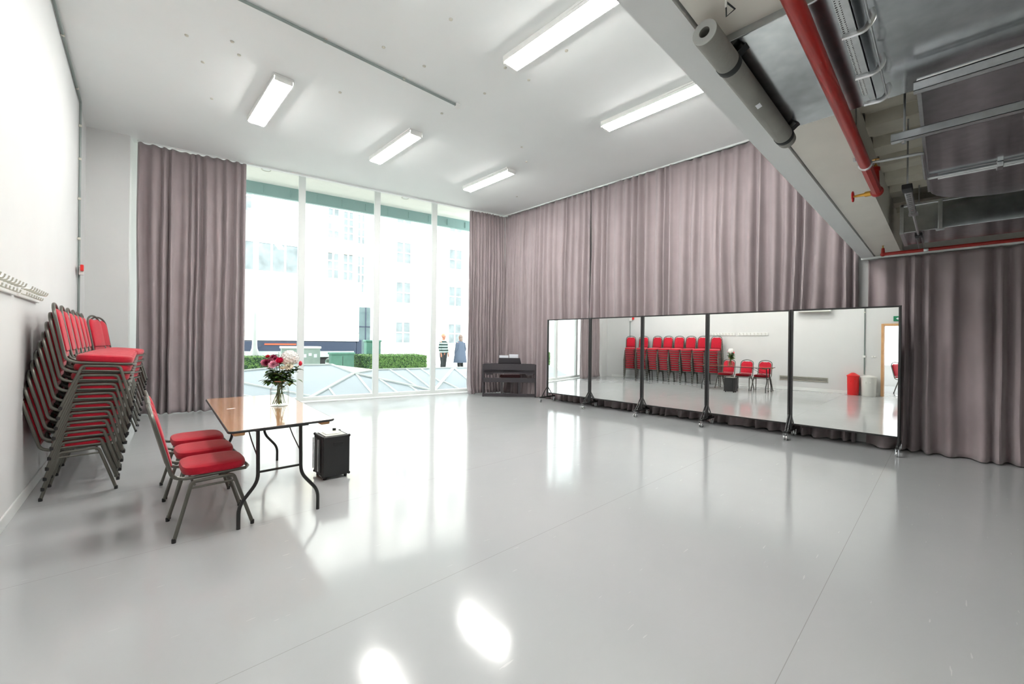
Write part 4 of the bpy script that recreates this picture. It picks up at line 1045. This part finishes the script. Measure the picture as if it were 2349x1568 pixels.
def person(loc, rz, label, coat, hair, H=1.0):
    t = thing('person', label, 'person', loc, rz); t.scale = (H,H,H)
    J = [(0,0,.95,.13,.10),(0,0,1.15,.125,.09),(0,0,1.36,.15,.09),(0,0,1.46,.06,.055),(0,.005,1.53,.05,.05),
         (.18,0,1.39,.05),(.22,-.02,1.12,.038),(.21,.07,.90,.028),(-.18,0,1.39,.05),(-.22,-.02,1.12,.038),(-.2,.08,.90,.028),
         (.09,0,.88,.085),(.10,.03,.49,.055),(.10,-.01,.1,.038),(.11,.12,.045,.03),(-.09,0,.88,.085),(-.10,-.02,.49,.055),(-.10,-.07,.1,.038),(-.11,.06,.045,.03)]
    E_ = [(0,1),(1,2),(2,3),(3,4),(2,5),(5,6),(6,7),(2,8),(8,9),(9,10),(0,11),(11,12),(12,13),(13,14),(0,15),(15,16),(16,17),(17,18)]
    # five fingers per hand
    for hb in (7,10):
        x_, y_, z_ = J[hb][:3]; s_ = 1 if x_ > 0 else -1; b0 = len(J)
        J.append((x_, y_+.015, z_-.07, .03, .016)); E_.append((hb,b0))
        for k in range(4):
            a = len(J); J.append((x_+s_*.004, y_-.02+.018*k+.012, z_-.12, .009)); J.append((x_-s_*.008, y_-.02+.018*k+.014, z_-.155-(.012 if k in (1,2) else 0), .008)); E_ += [(b0,a),(a,a+1)]
        a = len(J); J.append((x_, y_+.05, z_-.06, .010)); J.append((x_-s_*.005, y_+.065, z_-.095, .009)); E_ += [(b0,a),(a,a+1)]
    body = skinbody('body', J, E_, t, 'skin')
    hd = MB(); hd.ball((0,.01,1.645), (.078,.095,.118), 20, 16, mod=lambda d: 1-.12*max(0,-d.z)*(1-max(0,d.y)*.3))
    hd.ball((0,.108,1.64), (.013,.02,.022), 8, 6); hd.ball((.08,.005,1.64), (.012,.02,.03), 8, 6); hd.ball((-.08,.005,1.64), (.012,.02,.03), 8, 6)
    hd.ball((0,.095,1.59), (.026,.012,.008), 8, 6); hd.ball((0,.085,1.55), (.03,.025,.02), 8, 6)
    hd.tube([(0,.0,1.46),(0,.01,1.58)], .055, 12)
    head = hd.build('head', 'skin', t, smooth=True)
    ey = MB(); ey.ball((.03,.093,1.66), (.011,.008,.007), 8, 6); ey.ball((-.03,.093,1.66), (.011,.008,.007), 8, 6); ey.build('eyes', 'trousers', head, smooth=True)
    hr = MB(); hr.ball((0,-.012,1.675), (.088,.098,.105), 20, 14, mod=lambda d: .8 if (d.y > .45 and d.z < .5) or d.z < (-.55 if not coat else -.95) else 1)
    if coat: hr.ball((0,-.05,1.56), (.08,.055,.13), 14, 10)
    hr.build('hair', hair, t, smooth=True)
    if coat:
        r_ = [ell(0,0,.50,.33,.24,wob=.06),ell(0,0,.75,.30,.21,wob=.05),ell(0,0,1.0,.26,.175,wob=.03),ell(0,0,1.2,.205,.14),ell(0,0,1.36,.205,.12),ell(0,0,1.43,.16,.1),ell(0,0,1.49,.075,.07)]
        MB().loft(r_).build('coat', 'coat', t, smooth=True)
        for s_ in (-1,1): MB().tube([(s_*.18,0,1.40),(s_*.245,-.02,1.12),(s_*.235,.06,.90)], .06, 12, rs=[.068,.06,.05]).build('coat_sleeve', 'coat', t, smooth=True)
    else:
        r_ = [ell(0,0,.93,.185,.13),ell(0,0,1.0,.185,.135),ell(0,0,1.2,.18,.13),ell(0,0,1.36,.2,.125),ell(0,0,1.43,.15,.1),ell(0,0,1.48,.07,.065)]
        MB().loft(r_).build('jumper', 'striped', t, smooth=True)
        for s_ in (-1,1): MB().tube([(s_*.17,0,1.39),(s_*.222,-.02,1.12),(s_*.212,.06,.92)], .05, 12, rs=[.062,.052,.042]).build('sleeve', 'striped', t, smooth=True)
    for s_, yk, yf in ((1,.03,-.01),(-1,-.02,-.07)):
        MB().tube([(s_*.088,0,.97),(s_*.095,.0,.85),(s_*.10,yk,.49),(s_*.10,yf,.09)], .08, 14, rs=[.095,.1,.07,.056]).build('trouser_leg', 'trousers', t, smooth=True)
        MB().ball((s_*.105,yf+.06,.04), (.045,.12,.045), 12, 8).build('shoe', 'rubber', t, smooth=True)
    return t
person(od(9.12,7.0,-.02), WA+R(200), 'person outside in a green and white striped top and dark trousers', False, 'hair_fair', 1.0)
person(od(9.85,6.8,-.02), WA+R(10), 'person outside in a long blue-grey coat, beside the curtain edge', True, 'hair_grey', .98)

# ------------------------------------------------------------------ light
w = bpy.data.worlds.new('World'); bpy.context.scene.world = w; w.use_nodes = True
bg = w.node_tree.nodes['Background']
bg.inputs['Color'].default_value = (.93,.97,1.0,1); bg.inputs['Strength'].default_value = 1.0
sd = bpy.data.lights.new('sun', 'SUN'); sd.energy = 1.2; sd.angle = R(3); sd.color = (1,.97,.9)
so = bpy.data.objects.new('sun', sd); C.objects.link(so); so.rotation_euler = (R(42),0,R(-14)) 

# ------------------------------------------------------------------ camera
cd = bpy.data.cameras.new('camera'); cam = bpy.data.objects.new('camera', cd); C.objects.link(cam)
cd.sensor_width = 36; cd.lens = 36*950/2349; cd.clip_start = .02; cd.clip_end = 200
phi = R(43.7); roll = math.atan(.012)
F_ = Vector((math.sin(phi), math.cos(phi), 0)); R0 = Vector((math.cos(phi), -math.sin(phi), 0)); U0 = Vector((0,0,1))
Rr = R0*math.cos(roll)+U0*math.sin(roll); Ur = -R0*math.sin(roll)+U0*math.cos(roll)
mw = Matrix((( Rr.x,Ur.x,-F_.x,0),(Rr.y,Ur.y,-F_.y,0),(Rr.z,Ur.z,-F_.z,1.42),(0,0,0,1)))
cam.matrix_world = mw
sc = bpy.context.scene; sc.camera = cam
sc.view_settings.view_transform = 'Standard'; sc.view_settings.look = 'None'; sc.view_settings.gamma = 1; sc.view_settings.exposure = 1.95
sc.cycles.max_bounces = 10; sc.cycles.transparent_max_bounces = 16; sc.cycles.sample_clamp_indirect = 6; sc.cycles.caustics_reflective = False
